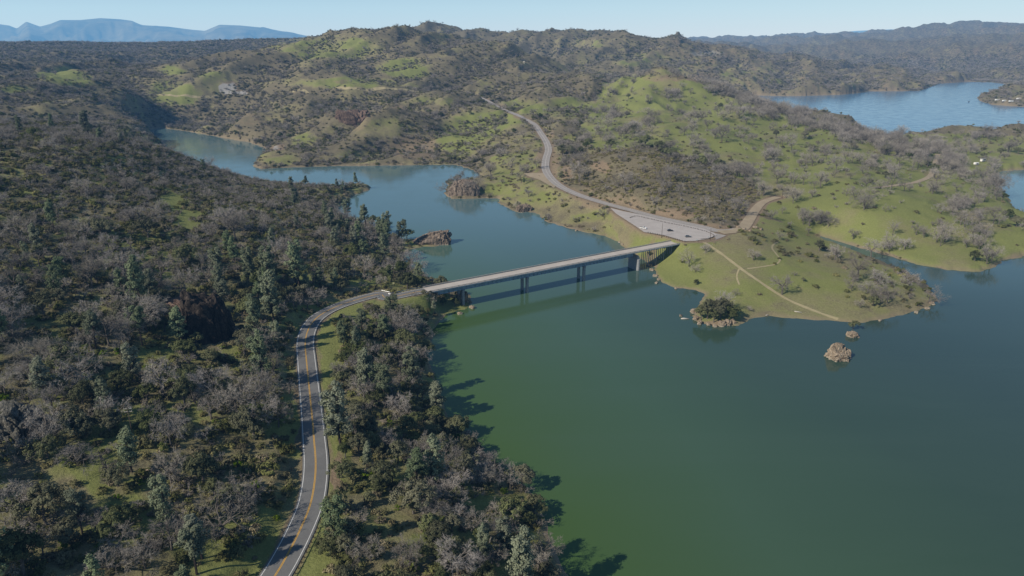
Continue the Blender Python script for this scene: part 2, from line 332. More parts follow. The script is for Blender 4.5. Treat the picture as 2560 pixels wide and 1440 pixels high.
GRASS_SPOTS = [(880, 208, 170, 14, .8), (1010, 172, 70, 26, .9), (830, 120, 150, 34, .6), (150, 190, 62, 26, .95), (190, 198, 50, 10, .8), (40, 225, 50, 12, .7), (430, 180, 40, 14, .8), (430, 235, 80, 30, .7), (455, 252, 28, 9, 1.0), (520, 205, 40, 30, .6),
    (1190, 320, 90, 45, 1.0), (1150, 350, 60, 50, .95), (1230, 300, 80, 30, .9), (760, 350, 45, 22, .8), (600, 385, 70, 20, .6), (700, 400, 60, 12, .7), (960, 320, 70, 30, .5), (900, 390, 60, 20, .6), (1090, 250, 50, 12, .5), (1300, 265, 90, 18, .6), (1420, 270, 90, 30, .6), (1600, 150, 80, 20, .35), (1470, 110, 60, 12, .4),
    (1290, 420, 80, 40, .5), (1250, 470, 40, 22, .9), (1330, 490, 60, 20, .6), (1570, 580, 70, 26, .7), (1480, 540, 60, 16, .6), (1640, 600, 60, 16, .8), (1700, 165, 90, 25, .4), (1900, 190, 120, 22, .45), (2150, 200, 60, 10, .3), (1850, 175, 80, 20, .3)]
GRASS_A = [(430, 500, 45, 30, .8), (460, 545, 40, 40, .6), (300, 600, 60, 30, .6), (350, 650, 130, 35, .7), (430, 690, 80, 18, .6), (190, 460, 40, 10, .6), (120, 560, 40, 20, .4), (760, 690, 60, 25, .55), (930, 700, 60, 15, .8), (230, 1180, 40, 60, .8), (300, 1290, 90, 60, .8), (100, 1080, 60, 40, .4), (660, 1390, 60, 60, .7), (390, 890, 60, 50, .4), (720, 1050, 28, 70, .8), (370, 1330, 60, 20, .8), (1000, 740, 40, 12, .9), (560, 640, 60, 20, .4), (330, 1210, 40, 20, .5)]
GRASS_B = [(835, 880, 35, 90, .8), (815, 1010, 20, 120, .9), (830, 1150, 22, 80, .7), (815, 1330, 35, 70, .8), (770, 1420, 50, 60, .9), (1050, 760, 60, 26, .95), (1180, 1260, 40, 45, .9), (1080, 1210, 40, 18, .8), (1050, 1090, 70, 20, .5), (1300, 1360, 40, 30, .4), (890, 780, 60, 20, .9), (1100, 1140, 60, 20, .5), (1060, 1360, 40, 20, .5)]
BARE = [(565, 218, 34, 16, 1.0), (600, 232, 20, 9, .8), (1510, 420, 30, 16, .8), (1420, 432, 18, 25, .8), (1440, 398, 14, 10, .9), (1660, 540, 90, 14, .9), (1560, 508, 60, 10, .5), (1480, 470, 30, 12, .5), (1340, 435, 40, 14, .7), (690, 372, 26, 10, .9), (1040, 370, 80, 40, .55), (900, 300, 40, 35, .5), (730, 700, 34, 22, .7), (860, 716, 50, 14, .5), (760, 750, 40, 14, .5), (1700, 195, 110, 12, .6), (1640, 640, 14, 40, .6), (1790, 805, 60, 10, .6),
    (1380, 350, 12, 40, .5), (1385, 415, 14, 40, .6), (1320, 420, 50, 20, .3), (1000, 268, 26, 8, .6), (1050, 245, 60, 12, .3), (855, 205, 26, 8, .5), (620, 300, 50, 20, .35), (760, 235, 60, 12, .3), (1850, 560, 20, 12, .6), (2070, 705, 40, 30, .25), (2020, 720, 50, 16, .3), (1800, 125, 70, 14, .4), (2300, 155, 60, 22, .55), (2180, 120, 60, 10, .3), (2250, 130, 40, 10, .35), (2480, 120, 60, 12, .25), (2200, 380, 30, 8, .4), (2330, 345, 60, 8, .3), (2330, 440, 30, 16, .5), (2480, 352, 40, 8, .3), (830, 1200, 14, 100, .75), (822, 1290, 16, 50, .6)]

def cover(x, y, z, u, v):
    r = np.hypot(x, y)
    j = 15 * np.clip(300 / r, .3, 1.4)
    ju = u + j * 1.4 * fbm(x / 22, y / 22, 3, 60); jv = v + j * fbm(x / 22, y / 22, 3, 66)
    ju = ju + 10 * fbm(x / 140, y / 140, 2, 61); jv = jv + 5 * fbm(x / 140, y / 140, 2, 62)
    a, b, d, e, f, g, s = (soft_poly(ju, jv, P) for P in (P_A, P_B, P_D, P_E, P_F, P_G, P_S))
    a = a * (r < 1100); b = b * (1 - a); f = f * (1 - a) * (1 - b); s = s * (1 - f) * (1 - a); e = e * (1 - f); d = d * (1 - e) * (1 - f) * (1 - s); g = g * (1 - d)
    c = np.clip(1 - (a + b + d + e + f + g + s), 0, 1)
    n1 = fbm(x / 70, y / 70, 4, 70); n2 = fbm(x / 25, y / 25, 3, 75); n3 = fbm(x / 160, y / 160, 3, 79)
    spots = ell(ju, jv, GRASS_SPOTS)
    ga = ell(ju, jv, GRASS_A); gb = ell(ju, jv, GRASS_B)
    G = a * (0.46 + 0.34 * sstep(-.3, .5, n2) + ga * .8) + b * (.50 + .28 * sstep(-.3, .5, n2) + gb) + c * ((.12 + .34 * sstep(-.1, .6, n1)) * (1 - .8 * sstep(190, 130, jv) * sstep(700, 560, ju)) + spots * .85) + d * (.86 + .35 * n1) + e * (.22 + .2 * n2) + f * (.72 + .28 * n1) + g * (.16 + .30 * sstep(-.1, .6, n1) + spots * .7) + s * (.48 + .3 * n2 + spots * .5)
    T = np.maximum(ell(ju, jv, BARE), g * (.30 + .35 * n2))
    return dict(a=a, b=b, c=c, d=d, e=e, f=f, g=g, s=s, n1=n1, n2=n2, n3=n3, G=np.clip(G, 0, 1), T=np.clip(T, 0, 1), spots=spots, ga=ga, gb=gb, ju=ju, jv=jv, r=r)

# ------------------------------------------------------------------ materials
MATS = {}
def mat(name):
    m = bpy.data.materials.new(name); m.use_nodes = True
    nt = m.node_tree; nt.nodes.clear()
    return m, nt, nt.nodes, nt.links
def bsdf(nt, rough=0.85, spec=0.2):
    N, L = nt.nodes, nt.links
    o = N.new('ShaderNodeOutputMaterial'); b = N.new('ShaderNodeBsdfPrincipled')
    b.inputs['Roughness'].default_value = rough; b.inputs['Specular IOR Level'].default_value = spec
    L.new(b.outputs[0], o.inputs['Surface'])
    return b
def noise(nt, scale, detail=4, rough=.55, coord=None, dist=0.0):
    n = nt.nodes.new('ShaderNodeTexNoise'); n.inputs['Scale'].default_value = scale; n.inputs['Detail'].default_value = detail; n.inputs['Roughness'].default_value = rough; n.inputs['Distortion'].default_value = dist
    if coord is not None: nt.links.new(coord, n.inputs['Vector'])
    return n.outputs['Fac']
def ramp(nt, fac, stops):
    n = nt.nodes.new('ShaderNodeValToRGB'); e = n.color_ramp.elements
    while len(e) < len(stops): e.new(0.5)
    for i, (p, c) in enumerate(stops):
        e[i].position = p; e[i].color = (c[0], c[1], c[2], 1) if hasattr(c, '__len__') else (c, c, c, 1)
    nt.links.new(fac, n.inputs[0]); return n.outputs[0]
def mix(nt, fac, a, b, mode='MIX'):
    n = nt.nodes.new('ShaderNodeMix'); n.data_type = 'RGBA'; n.blend_type = mode
    for sock, val in ((n.inputs[0], fac), (n.inputs[6], a), (n.inputs[7], b)):
        if hasattr(val, 'is_output'): nt.links.new(val, sock)
        elif hasattr(val, '__len__'): sock.default_value = (val[0], val[1], val[2], 1)
        else: sock.default_value = val
    return n.outputs[2]
def math_(nt, op, a, b=None, c=None):
    n = nt.nodes.new('ShaderNodeMath'); n.operation = op
    for k, val in enumerate((a, b, c)):
        if val is None: continue
        if hasattr(val, 'is_output'): nt.links.new(val, n.inputs[k])
        else: n.inputs[k].default_value = val
    return n.outputs[0]
def wpos(nt):
    return nt.nodes.new('ShaderNodeNewGeometry').outputs['Position']
def ocoord(nt):
    return nt.nodes.new('ShaderNodeTexCoord').outputs['Object']
def bump(nt, b, h, strength, dist):
    n = nt.nodes.new('ShaderNodeBump'); n.inputs['Strength'].default_value = strength; n.inputs['Distance'].default_value = dist
    nt.links.new(h, n.inputs['Height']); nt.links.new(n.outputs[0], b.inputs['Normal'])

def simple(name, col, rough=.7, spec=.25, var=.15, scale=3.0, metal=0.0):
    if name in MATS: return MATS[name]
    m, nt, N, L = mat(name); b = bsdf(nt, rough, spec); b.inputs['Metallic'].default_value = metal
    f = noise(nt, scale, 5, .6, ocoord(nt))
    c = ramp(nt, f, [(.25, [q * (1 - var) for q in col]), (.75, [min(1, q * (1 + var)) for q in col])])
    L.new(c, b.inputs['Base Color']); MATS[name] = m
    return m

def ground_material():
    m, nt, N, L = mat('hillside_ground'); b = bsdf(nt, .95, .1)
    P = wpos(nt)
    at_ = N.new('ShaderNodeAttribute'); at_.attribute_name = 'cover'
    sep = N.new('ShaderNodeSeparateColor'); L.new(at_.outputs['Color'], sep.inputs[0])
    g, t, s = sep.outputs[0], sep.outputs[1], sep.outputs[2]
    fine = noise(nt, .9, 6, .68, P); mid = noise(nt, .12, 6, .65, P); big = noise(nt, .018, 5, .6, P); grit = noise(nt, 4.0, 4, .7, P)
    scrub = ramp(nt, fine, [(.22, (.080, .072, .044)), (.5, (.170, .150, .096)), (.78, (.27, .232, .158))])
    scrub = mix(nt, ramp(nt, mid, [(.35, 0), (.65, 1)]), scrub, mix(nt, .5, scrub, (.14, .112, .08)))
    dull = ramp(nt, fine, [(.2, (.165, .150, .074)), (.8, (.31, .275, .155))])
    lush = ramp(nt, fine, [(.2, (.152, .172, .052)), (.8, (.262, .276, .100))])
    tw = math_(nt, 'ADD', math_(nt, 'MULTIPLY', big, .7), math_(nt, 'MULTIPLY', mid, .4))
    tw = math_(nt, 'ADD', tw, math_(nt, 'MULTIPLY', math_(nt, 'SUBTRACT', g, .6), .75))
    grass = mix(nt, ramp(nt, tw, [(.46, 0), (.74, 1)]), dull, lush)
    gsum = math_(nt, 'ADD', g, math_(nt, 'MULTIPLY', math_(nt, 'SUBTRACT', mid, .5), 1.25))
    gsum = math_(nt, 'ADD', gsum, math_(nt, 'MULTIPLY', math_(nt, 'SUBTRACT', fine, .5), .7))
    c = mix(nt, ramp(nt, gsum, [(.22, 0), (.58, 1)]), scrub, grass)
    earth = ramp(nt, fine, [(.2, (.16, .115, .075)), (.8, (.33, .255, .175))])
    tsum = math_(nt, 'ADD', t, math_(nt, 'MULTIPLY', math_(nt, 'SUBTRACT', mid, .5), .8))
    c = mix(nt, ramp(nt, tsum, [(.3, 0), (.7, 1)]), c, earth)
    pl = math_(nt, 'ADD', at_.outputs['Alpha'], math_(nt, 'MULTIPLY', math_(nt, 'SUBTRACT', mid, .5), .6))
    c = mix(nt, ramp(nt, pl, [(.35, 0), (.65, 1)]), c, ramp(nt, fine, [(.25, (.22, .21, .195)), (.75, (.46, .445, .42))]))
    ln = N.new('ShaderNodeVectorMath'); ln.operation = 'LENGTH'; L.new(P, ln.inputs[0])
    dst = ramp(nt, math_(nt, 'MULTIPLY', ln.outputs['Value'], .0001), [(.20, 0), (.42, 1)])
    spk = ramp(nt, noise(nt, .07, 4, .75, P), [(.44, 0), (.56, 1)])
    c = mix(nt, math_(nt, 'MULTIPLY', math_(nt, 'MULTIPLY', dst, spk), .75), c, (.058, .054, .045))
    rim = ramp(nt, grit, [(.2, (.16, .12, .085)), (.8, (.36, .29, .2))])
    c = mix(nt, s, c, rim)
    c = mix(nt, ramp(nt, grit, [(.3, .0), (.7, .55)]), c, mix(nt, .5, c, (.02, .02, .012), 'MIX'))
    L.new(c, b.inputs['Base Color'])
    bump(nt, b, math_(nt, 'ADD', fine, math_(nt, 'MULTIPLY', grit, .4)), .8, .6)
    return m

def far_material(name, lo, hi, scale):
    m, nt, N, L = mat(name); b = bsdf(nt, .95, .05); P = wpos(nt)
    L.new(ramp(nt, noise(nt, scale, 8, .7, P), [(.3, lo), (.7, hi)]), b.inputs['Base Color']); return m

def water_material():
    m, nt, N, L = mat('lake_water'); b = bsdf(nt, .09, .5)
    b.inputs['IOR'].default_value = 1.333
    P = wpos(nt); sep = N.new('ShaderNodeSeparateXYZ'); L.new(P, sep.inputs[0])
    n1 = noise(nt, .006, 3, .5, P); 
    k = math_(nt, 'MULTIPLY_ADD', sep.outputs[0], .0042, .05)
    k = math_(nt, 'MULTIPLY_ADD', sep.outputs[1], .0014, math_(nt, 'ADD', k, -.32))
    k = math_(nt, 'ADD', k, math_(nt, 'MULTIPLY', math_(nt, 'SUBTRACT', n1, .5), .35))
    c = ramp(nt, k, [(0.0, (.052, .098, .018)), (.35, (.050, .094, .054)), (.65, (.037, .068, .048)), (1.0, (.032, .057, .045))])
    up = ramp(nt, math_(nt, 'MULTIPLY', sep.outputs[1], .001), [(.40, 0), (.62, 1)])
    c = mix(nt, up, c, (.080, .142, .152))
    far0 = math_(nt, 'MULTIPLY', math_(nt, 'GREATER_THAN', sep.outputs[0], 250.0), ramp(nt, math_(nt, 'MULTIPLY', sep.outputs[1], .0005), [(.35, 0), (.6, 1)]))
    c = mix(nt, far0, c, (.075, .165, .27))  # far blue: sky reflection put into the base colour
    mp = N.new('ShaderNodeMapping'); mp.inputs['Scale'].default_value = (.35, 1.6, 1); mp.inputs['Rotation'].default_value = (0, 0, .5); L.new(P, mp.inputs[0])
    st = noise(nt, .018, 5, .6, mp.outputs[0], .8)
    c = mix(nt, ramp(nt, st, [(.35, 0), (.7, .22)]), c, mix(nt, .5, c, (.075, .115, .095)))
    L.new(c, b.inputs['Base Color'])
    w1 = noise(nt, .55, 4, .6, P); w2 = noise(nt, .05, 3, .5, P)
    far = math_(nt, 'MULTIPLY', math_(nt, 'GREATER_THAN', sep.outputs[0], 250.0), ramp(nt, math_(nt, 'MULTIPLY', sep.outputs[1], .0005), [(.35, 0), (.6, 1)]))
    L.new(math_(nt, 'ADD', ramp(nt, w2, [(.35, .05), (.65, .12)]), math_(nt, 'MULTIPLY', far, .09)), b.inputs['Roughness'])
    bump(nt, b, w1, .10, .25)
    for nd in N:
        if nd.type == 'BUMP': L.new(math_(nt, 'MULTIPLY_ADD', far, .06, .10), nd.inputs['Strength'])
    return m

def asphalt_material(name, lo, hi, worn=0.0):
    m, nt, N, L = mat(name); b = bsdf(nt, .9, .2); P = wpos(nt)
    f = noise(nt, 2.2, 6, .7, P); g = noise(nt, .18, 4, .6, P)
    c = ramp(nt, f, [(.25, lo), (.75, hi)])
    c = mix(nt, ramp(nt, g, [(.35, 0), (.65, .45)]), c, [q * .8 for q in lo])
    L.new(c, b.inputs['Base Color']); bump(nt, b, noise(nt, 12, 3, .6, P), .2, .02); return m

def rock_material(name, lo, mid_, hi, scale=.35):
    m, nt, N, L = mat(name); b = bsdf(nt, .92, .15); P = wpos(nt)
    mp = N.new('ShaderNodeMapping'); mp.inputs['Scale'].default_value = (1, 1, .45); L.new(P, mp.inputs[0])
    f = noise(nt, scale, 8, .7, mp.outputs[0], .6); g = noise(nt, scale * 5, 5, .7, P)
    v = N.new('ShaderNodeTexVoronoi'); v.feature = 'DISTANCE_TO_EDGE'; v.inputs['Scale'].default_value = scale * 1.3; L.new(mp.outputs[0], v.inputs['Vector'])
    c = ramp(nt, f, [(.28, lo), (.5, mid_), (.72, hi)])
    c = mix(nt, ramp(nt, g, [(.3, .55), (.6, 0)]), c, [q * .45 for q in lo])
    c = mix(nt, ramp(nt, v.outputs['Distance'], [(.0, .7), (.06, 0)]), c, [q * .35 for q in lo])
    # pale waterline
    sep = N.new('ShaderNodeSeparateXYZ'); L.new(P, sep.inputs[0])
    c = mix(nt, ramp(nt, math_(nt, 'MULTIPLY', sep.outputs[2], .5), [(.1, .6), (.55, 0)]), c, (.42, .37, .29))
    L.new(c, b.inputs['Base Color'])
    bump(nt, b, math_(nt, 'ADD', g, math_(nt, 'MULTIPLY', v.outputs['Distance'], 1.5)), .9, .6)
    return m

def leaf_material(name, lo, hi, trans=.18, hue=.02):
    m, nt, N, L = mat(name)
    o = N.new('ShaderNodeOutputMaterial'); d = N.new('ShaderNodeBsdfDiffuse'); t = N.new('ShaderNodeBsdfTranslucent'); x = N.new('ShaderNodeMixShader')
    x.inputs[0].default_value = trans
    info = N.new('ShaderNodeObjectInfo'); oc = ocoord(nt)
    f = noise(nt, 1.1, 3, .6, oc); 
    fac = math_(nt, 'ADD', math_(nt, 'MULTIPLY', f, .75), math_(nt, 'MULTIPLY', info.outputs['Random'], .5))
    c = ramp(nt, fac, [(.3, lo), (.85, hi)])
    h = N.new('ShaderNodeHueSaturation'); L.new(c, h.inputs['Color'])
    wn = N.new('ShaderNodeTexWhiteNoise'); wn.noise_dimensions = '1D'; L.new(info.outputs['Random'], wn.inputs['W'])
    L.new(math_(nt, 'MULTIPLY_ADD', wn.outputs['Value'], hue * 2, .5 - hue), h.inputs['Hue'])
    L.new(math_(nt, 'MULTIPLY_ADD', wn.outputs['Value'], .5, .72), h.inputs['Saturation'])
    L.new(h.outputs[0], d.inputs[0]); L.new(h.outputs[0], t.inputs[0])
    L.new(d.outputs[0], x.inputs[1]); L.new(t.outputs[0], x.inputs[2]); L.new(x.outputs[0], o.inputs['Surface'])
    return m

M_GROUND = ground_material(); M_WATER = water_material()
M_ASPH = asphalt_material('road_asphalt', (.130, .129, .127), (.190, .188, .184))
M_LOT = asphalt_material('worn_lot_asphalt', (.37, .335, .31), (.46, .42, .39))
M_FARROAD = asphalt_material('sun_bleached_asphalt', (.27, .245, .225), (.35, .32, .295))
M_DIRT = asphalt_material('packed_dirt', (.27, .215, .145), (.40, .33, .23))
M_DECK = asphalt_material('concrete_deck', (.40, .36, .32), (.50, .455, .41))
M_CONC = simple('pier_concrete', (.25, .255, .26), .85, .2, .22, .9)
M_STEEL = simple('painted_girder_steel', (.20, .27, .34), .6, .35, .3, .35)
M_RAIL = simple('rail_concrete', (.40, .37, .33), .85, .2, .2, 1.2)
M_YEL = simple('yellow_line_paint', (.60, .33, .035), .7, .2, .2, 1.0)
M_WHI = simple('white_line_paint', (.62, .62, .60), .7, .2, .15, 1.0)
M_FADE = simple('faded_line_paint', (.54, .51, .47), .8, .2, .25, 1.0)
M_GALV = simple('galvanised_steel', (.42, .43, .44), .45, .5, .15, 4, .6)
M_WOOD = simple('weathered_wood', (.09, .07, .055), .9, .1, .35, 4)
M_BARK = simple('grey_bark', (.13, .115, .10), .95, .1, .35, 3)
M_DARKBARK = simple('dark_bark', (.055, .045, .04), .95, .1, .35, 3)
M_PALE = simple('pale_dead_wood', (.42, .39, .35), .9, .1, .2, 3)
M_ROCK_T = rock_material('tan_lake_rock', (.16, .12, .085), (.36, .285, .205), (.50, .42, .32), .5)
M_ROCK_B = rock_material('brown_volcanic_rock', (.09, .072, .058), (.225, .178, .14), (.36, .295, .24), .28)
M_ROCK_G = rock_material('grey_lichen_rock', (.05, .05, .042), (.15, .145, .125), (.30, .28, .24), .6)
M_ROCK_SHADE = rock_material('shaded_crag_rock', (.014, .012, .010), (.045, .036, .030), (.11, .085, .068), .3)  # near black tone puts the crag's shaded side into its colour
M_ROCK_R = rock_material('reddish_outcrop_rock', (.07, .05, .042), (.17, .118, .092), (.28, .21, .165), .3)
M_PINE = leaf_material('grey_pine_needles', (.100, .122, .072), (.215, .245, .155), .15)
M_OAKLEAF = leaf_material('live_oak_leaves', (.066, .076, .036), (.185, .190, .105), .22)
M_TWIG = leaf_material('bare_oak_twigs', (.165, .148, .130), (.345, .312, .278), .0, .015)
M_SHRUB = leaf_material('chaparral_leaves', (.068, .070, .030), (.195, .185, .092), .18, .03)
M_DRYSHRUB = leaf_material('olive_brown_brush', (.125, .112, .052), (.30, .26, .145), .15, .03)
M_LUSH = leaf_material('bright_green_leaves', (.07, .11, .015), (.15, .19, .03), .2, .02)

# ------------------------------------------------------------------ object helpers
def tag(o, label=None, cat=None, group=None, kind=None):
    if label: o['label'] = label
    if cat: o['category'] = cat
    if group: o['group'] = group
    if kind: o['kind'] = kind
    return o
def mesh_np(name, V, Fq, mats, parent=None, smooth=False, midx=None):
    """V (n,3), Fq list/array of equal-length faces"""
    me = bpy.data.meshes.new(name); V = np.asarray(V, dtype=np.float32); Fq = np.asarray(Fq, dtype=np.int32)
    k = Fq.shape[1]
    me.vertices.add(len(V)); me.vertices.foreach_set('co', V.ravel())
    me.loops.add(Fq.size); me.loops.foreach_set('vertex_index', Fq.ravel())
    me.polygons.add(len(Fq)); me.polygons.foreach_set('loop_start', np.arange(0, Fq.size, k, dtype=np.int32)); 
    if midx is not None: me.polygons.foreach_set('material_index', np.asarray(midx, dtype=np.int32))
    me.polygons.foreach_set('use_smooth', np.full(len(Fq), smooth))
    for m in (mats if isinstance(mats, (list, tuple)) else [mats]): me.materials.append(m)
    me.update(calc_edges=True)
    return me
def link(name, me, parent=None):
    o = bpy.data.objects.new(name, me); COL.objects.link(o)
    if parent is not None: o.parent = parent
    return o
def empty(name, loc=(0, 0, 0), rz=0.0, scale=1.0):
    o = bpy.data.objects.new(name, None); COL.objects.link(o); o.location = loc; o.rotation_euler = (0, 0, rz)
    o.scale = (scale,) * 3 if not hasattr(scale, '__len__') else scale
    o.empty_display_size = .2
    return o

class MB:
    def __init__(s): s.bm = bmesh.new()
    def box(s, c, size, rz=0.0, bevel=0.0, taper=1.0, M=None):
        r = bmesh.ops.create_cube(s.bm, size=1.0)
        vs = r['verts']
        for v in vs:
            k = taper if v.co.z > 0 else 1.0
            v.co = Vector((v.co.x * size[0] * k, v.co.y * size[1] * k, v.co.z * size[2]))
        if bevel:
            es = list({e for v in vs for e in v.link_edges})
            rb = bmesh.ops.bevel(s.bm, geom=es, offset=bevel, segments=2, affect='EDGES', profile=.5)
            vs = list({v for f in rb['faces'] for v in f.verts} | {v for v in vs if v.is_valid})
        T = Matrix.Translation(c) @ Matrix.Rotation(rz, 4, 'Z')
        if M is not None: T = M @ T
        bmesh.ops.transform(s.bm, matrix=T, verts=vs)
    def tube(s, pts, radii, seg=6, cap=True):
        rings = []
        for i, p in enumerate(pts):
            p = Vector(p)
            d = (Vector(pts[min(i + 1, len(pts) - 1)]) - Vector(pts[max(i - 1, 0)])).normalized()
            a = d.orthogonal().normalized() if abs(d.z) < .95 else Vector((1, 0, 0))
            a = (a - d * a.dot(d)).normalized(); b = d.cross(a)
            rr = radii[i] if hasattr(radii, '__len__') else radii
            rings.append([s.bm.verts.new(p + (a * math.cos(2 * math.pi * k / seg) + b * math.sin(2 * math.pi * k / seg)) * rr) for k in range(seg)])
        for i in range(len(rings) - 1):
            for k in range(seg):
                s.bm.faces.new((rings[i][k], rings[i][(k + 1) % seg], rings[i + 1][(k + 1) % seg], rings[i + 1][k]))
        if cap:
            s.bm.faces.new(rings[0][::-1]); s.bm.faces.new(rings[-1])
    def prism(s, prof, y0, y1):
        """profile in x,z pushed along y"""
        a = [s.bm.verts.new((x, y0, z)) for x, z in prof]; b = [s.bm.verts.new((x, y1, z)) for x, z in prof]
        n = len(prof)
        s.bm.faces.new(a); s.bm.faces.new(b[::-1])
        for i in range(n): s.bm.faces.new((a[i], b[i], b[(i + 1) % n], a[(i + 1) % n]))
    def done(s, name, m, parent=None, smooth=False):
        bmesh.ops.recalc_face_normals(s.bm, faces=s.bm.faces[:])
        me = bpy.data.meshes.new(name); s.bm.to_mesh(me); s.bm.free(); me.materials.append(m)
        if smooth: me.polygons.foreach_set('use_smooth', [True] * len(me.polygons))
        return link(name, me, parent)

# ------------------------------------------------------------------ terrain mesh
V = np.stack([GX.ravel(), GY.ravel(), HZ.ravel()], 1)
jj, ii = np.meshgrid(np.arange(NR - 1), np.arange(NT - 1), indexing='ij')
b0 = (jj * NT + ii).ravel()
FQ = np.stack([b0, b0 + NT, b0 + NT + 1, b0 + 1], 1)[:, ::-1]
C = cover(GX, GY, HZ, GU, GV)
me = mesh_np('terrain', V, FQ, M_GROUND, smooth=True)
near_edge = np.where((SD > -3), (1 - sstep(.3, 1.6 + .0012 * RG + 1.8 * (C['d'] + C['f']), SD + 1.6 * C['n2'] + 1.0 * C['n1'])) * np.clip(.75 + .5 * C['n1'], .35, 1), 1.0)
road_bare = (1 - sstep(5.2, 8.5, np.minimum.reduce([d_rf, d_rl, d_rp]) + 1.5 * C['n2'])) * .8
road_bare = np.maximum(road_bare, (1 - sstep(6, 15, d_rf + 7 * C['n1'] + 3 * C['n2'])) * .62)
road_bare = np.maximum(road_bare, (1 - sstep(4.6, 6.6, d_rn + 1.2 * C['n2'])) * .55)
road_bare = np.maximum(road_bare, (1 - sstep(1, 7, d_lot)) * .7)
pale = ell(C['ju'], C['jv'], [(562, 220, 32, 15, 1), (598, 234, 22, 8, .8), (1765, 135, 60, 10, .5), (690, 372, 14, 6, .6), (2285, 160, 45, 16, .5)])
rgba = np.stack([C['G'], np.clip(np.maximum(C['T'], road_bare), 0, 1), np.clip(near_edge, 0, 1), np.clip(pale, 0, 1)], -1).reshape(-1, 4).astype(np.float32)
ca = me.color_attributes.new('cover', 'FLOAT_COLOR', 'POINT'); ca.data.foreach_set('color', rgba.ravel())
tag(link('terrain', me), 'rolling brush covered and grassy hills around the reservoir', 'hills', kind='structure')

# water sheet
wx = np.r_[-900, np.linspace(-700, 3200, 40)]; wy = np.r_[60, np.linspace(120, 3600, 40)]
WX, WY = np.meshgrid(wx, wy); wv = np.stack([WX.ravel(), WY.ravel(), np.zeros(WX.size)], 1)
nx = len(wx); q = (np.arange(len(wy) - 1)[:, None] * nx + np.arange(nx - 1)[None]).ravel()
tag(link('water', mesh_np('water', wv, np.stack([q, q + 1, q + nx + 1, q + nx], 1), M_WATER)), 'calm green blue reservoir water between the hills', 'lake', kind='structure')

# distant mountain ranges
def range_(sil, Y, depth, name, lab, m, amp):
    s = np.array(sil, dtype=float); u = np.linspace(s[0, 0], s[-1, 0], 260); v = np.interp(u, s[:, 0], s[:, 1])
    top = np.array([atY(a, b, Y) for a, b in zip(u, v)])
    rows_ = []; 
    for k in range(26):
        t = k / 25 * 1.5 - 1.0                     # -1 foot in front, 0 crest, +.5 behind
        f = (1 - abs(t)) ** 1.15 if t < 0 else 1 - 1.2 * t
        yy = top[:, 1] + t * depth; xx = top[:, 0] * (yy / Y)
        nz = -amp * (1 - f) * f * 4 * np.clip(1.1 - ridged(xx / 1500, yy / 3000, 4, 90), 0, 2) * (t < 0)
        zz = top[:, 2] * f + nz + (amp * .13 * fbm(xx / 900, yy / 900, 4, 95) if t <= 0 else 0)
        rows_.append(np.stack([xx, yy, zz], 1))
    Vv = np.vstack(rows_); nn = len(u); q = (np.arange(25)[:, None] * nn + np.arange(nn - 1)[None]).ravel()
    tag(link(name, mesh_np(name, Vv, np.stack([q, q + 1, q + nn + 1, q + nn], 1), m, smooth=True)), lab, 'mountains', kind='structure')
M_MTN = far_material('distant_forested_slopes', (.015, .020, .018), (.14, .135, .10), .0011)
range_([(-260, 66), (-120, 54), (0, 59), (22, 62), (42, 70), (65, 52), (100, 65), (125, 58), (150, 48), (200, 48), (250, 43), (300, 46), (330, 50), (352, 61), (420, 65), (480, 73), (512, 76), (530, 68), (548, 60), (600, 62), (660, 68), (700, 76), (740, 83), (820, 100), (900, 112)], 19000, 5000, 'mountains', 'long blue mountain range on the horizon behind the dark ridge', M_MTN, 260)
range_([(1300, 112), (1400, 98), (1470, 83), (1500, 84), (1540, 92), (1640, 97), (1760, 98), (1850, 97), (1960, 92), (2060, 84), (2140, 76), (2230, 72), (2320, 80), (2420, 95), (2600, 110)], 24000, 6000, 'mountains', 'faint pale blue ridge at the horizon above the wide lake', M_MTN, 160)

# ------------------------------------------------------------------ roads
def strip(name, line, offs, zoff, m, parent=None, drape=False):
    line = np.asarray(line); d = np.gradient(line[:, :2], axis=0); d /= np.linalg.norm(d, axis=1)[:, None] + 1e-9
    nrm = np.stack([-d[:, 1], d[:, 0]], 1); rows_ = []
    for k, o in enumerate(offs):
        oo = o if np.isscalar(o) else np.asarray(o)
        p = line[:, :2] + nrm * (np.full(len(line), o)[:, None] if np.isscalar(o) else oo[:, None])
        z = height(p[:, 0], p[:, 1]) if drape else line[:, 2]
        rows_.append(np.stack([p[:, 0], p[:, 1], z + zoff], 1))
    Vv = np.vstack(rows_); nn = len(line); q = (np.arange(len(offs) - 1)[:, None] * nn + np.arange(nn - 1)[None]).ravel()
    return link(name, mesh_np(name, Vv, np.stack([q, q + nn, q + nn + 1, q + 1], 1)[:, ::-1], m), parent)
NL = ROAD_NEAR
road = tag(strip('road', NL, [4.3, 1.5, -1.5, -4.3], 0.0, M_ASPH), 'grey two lane road curving up from the bottom of the photo to the bridge', 'road', kind='structure')
for o in (.16, -.16): strip('centre_line', NL, [o + .085, o - .085], .008, M_YEL, road)
for o in (3.7, -3.7): strip('edge_line', NL, [o + .10, o - .10], .008, M_WHI, road)
FL = ROAD_FAR
road2 = tag(strip('road', FL, [4.4, 0, -4.4], 0.0, M_FARROAD), 'pale worn road climbing from the parking area over the far hill', 'road', kind='structure')
strip('centre_line', FL, [.16, -.16], .01, M_FADE, road2)
for o in (3.6, -3.6): strip('edge_line', FL, [o + .08, o - .08], .01, M_FADE, road2)
road3 = tag(strip('road', ROAD_LINK[4:], [4.2, 0, -4.2], .012, M_FARROAD), 'short road joining the far end of the bridge to the parking area', 'road', kind='structure')
ramp_w = np.interp(np.arange(len(RAMP)), [0, len(RAMP) * .3, len(RAMP) - 1], [5, 4.5, 3.4])
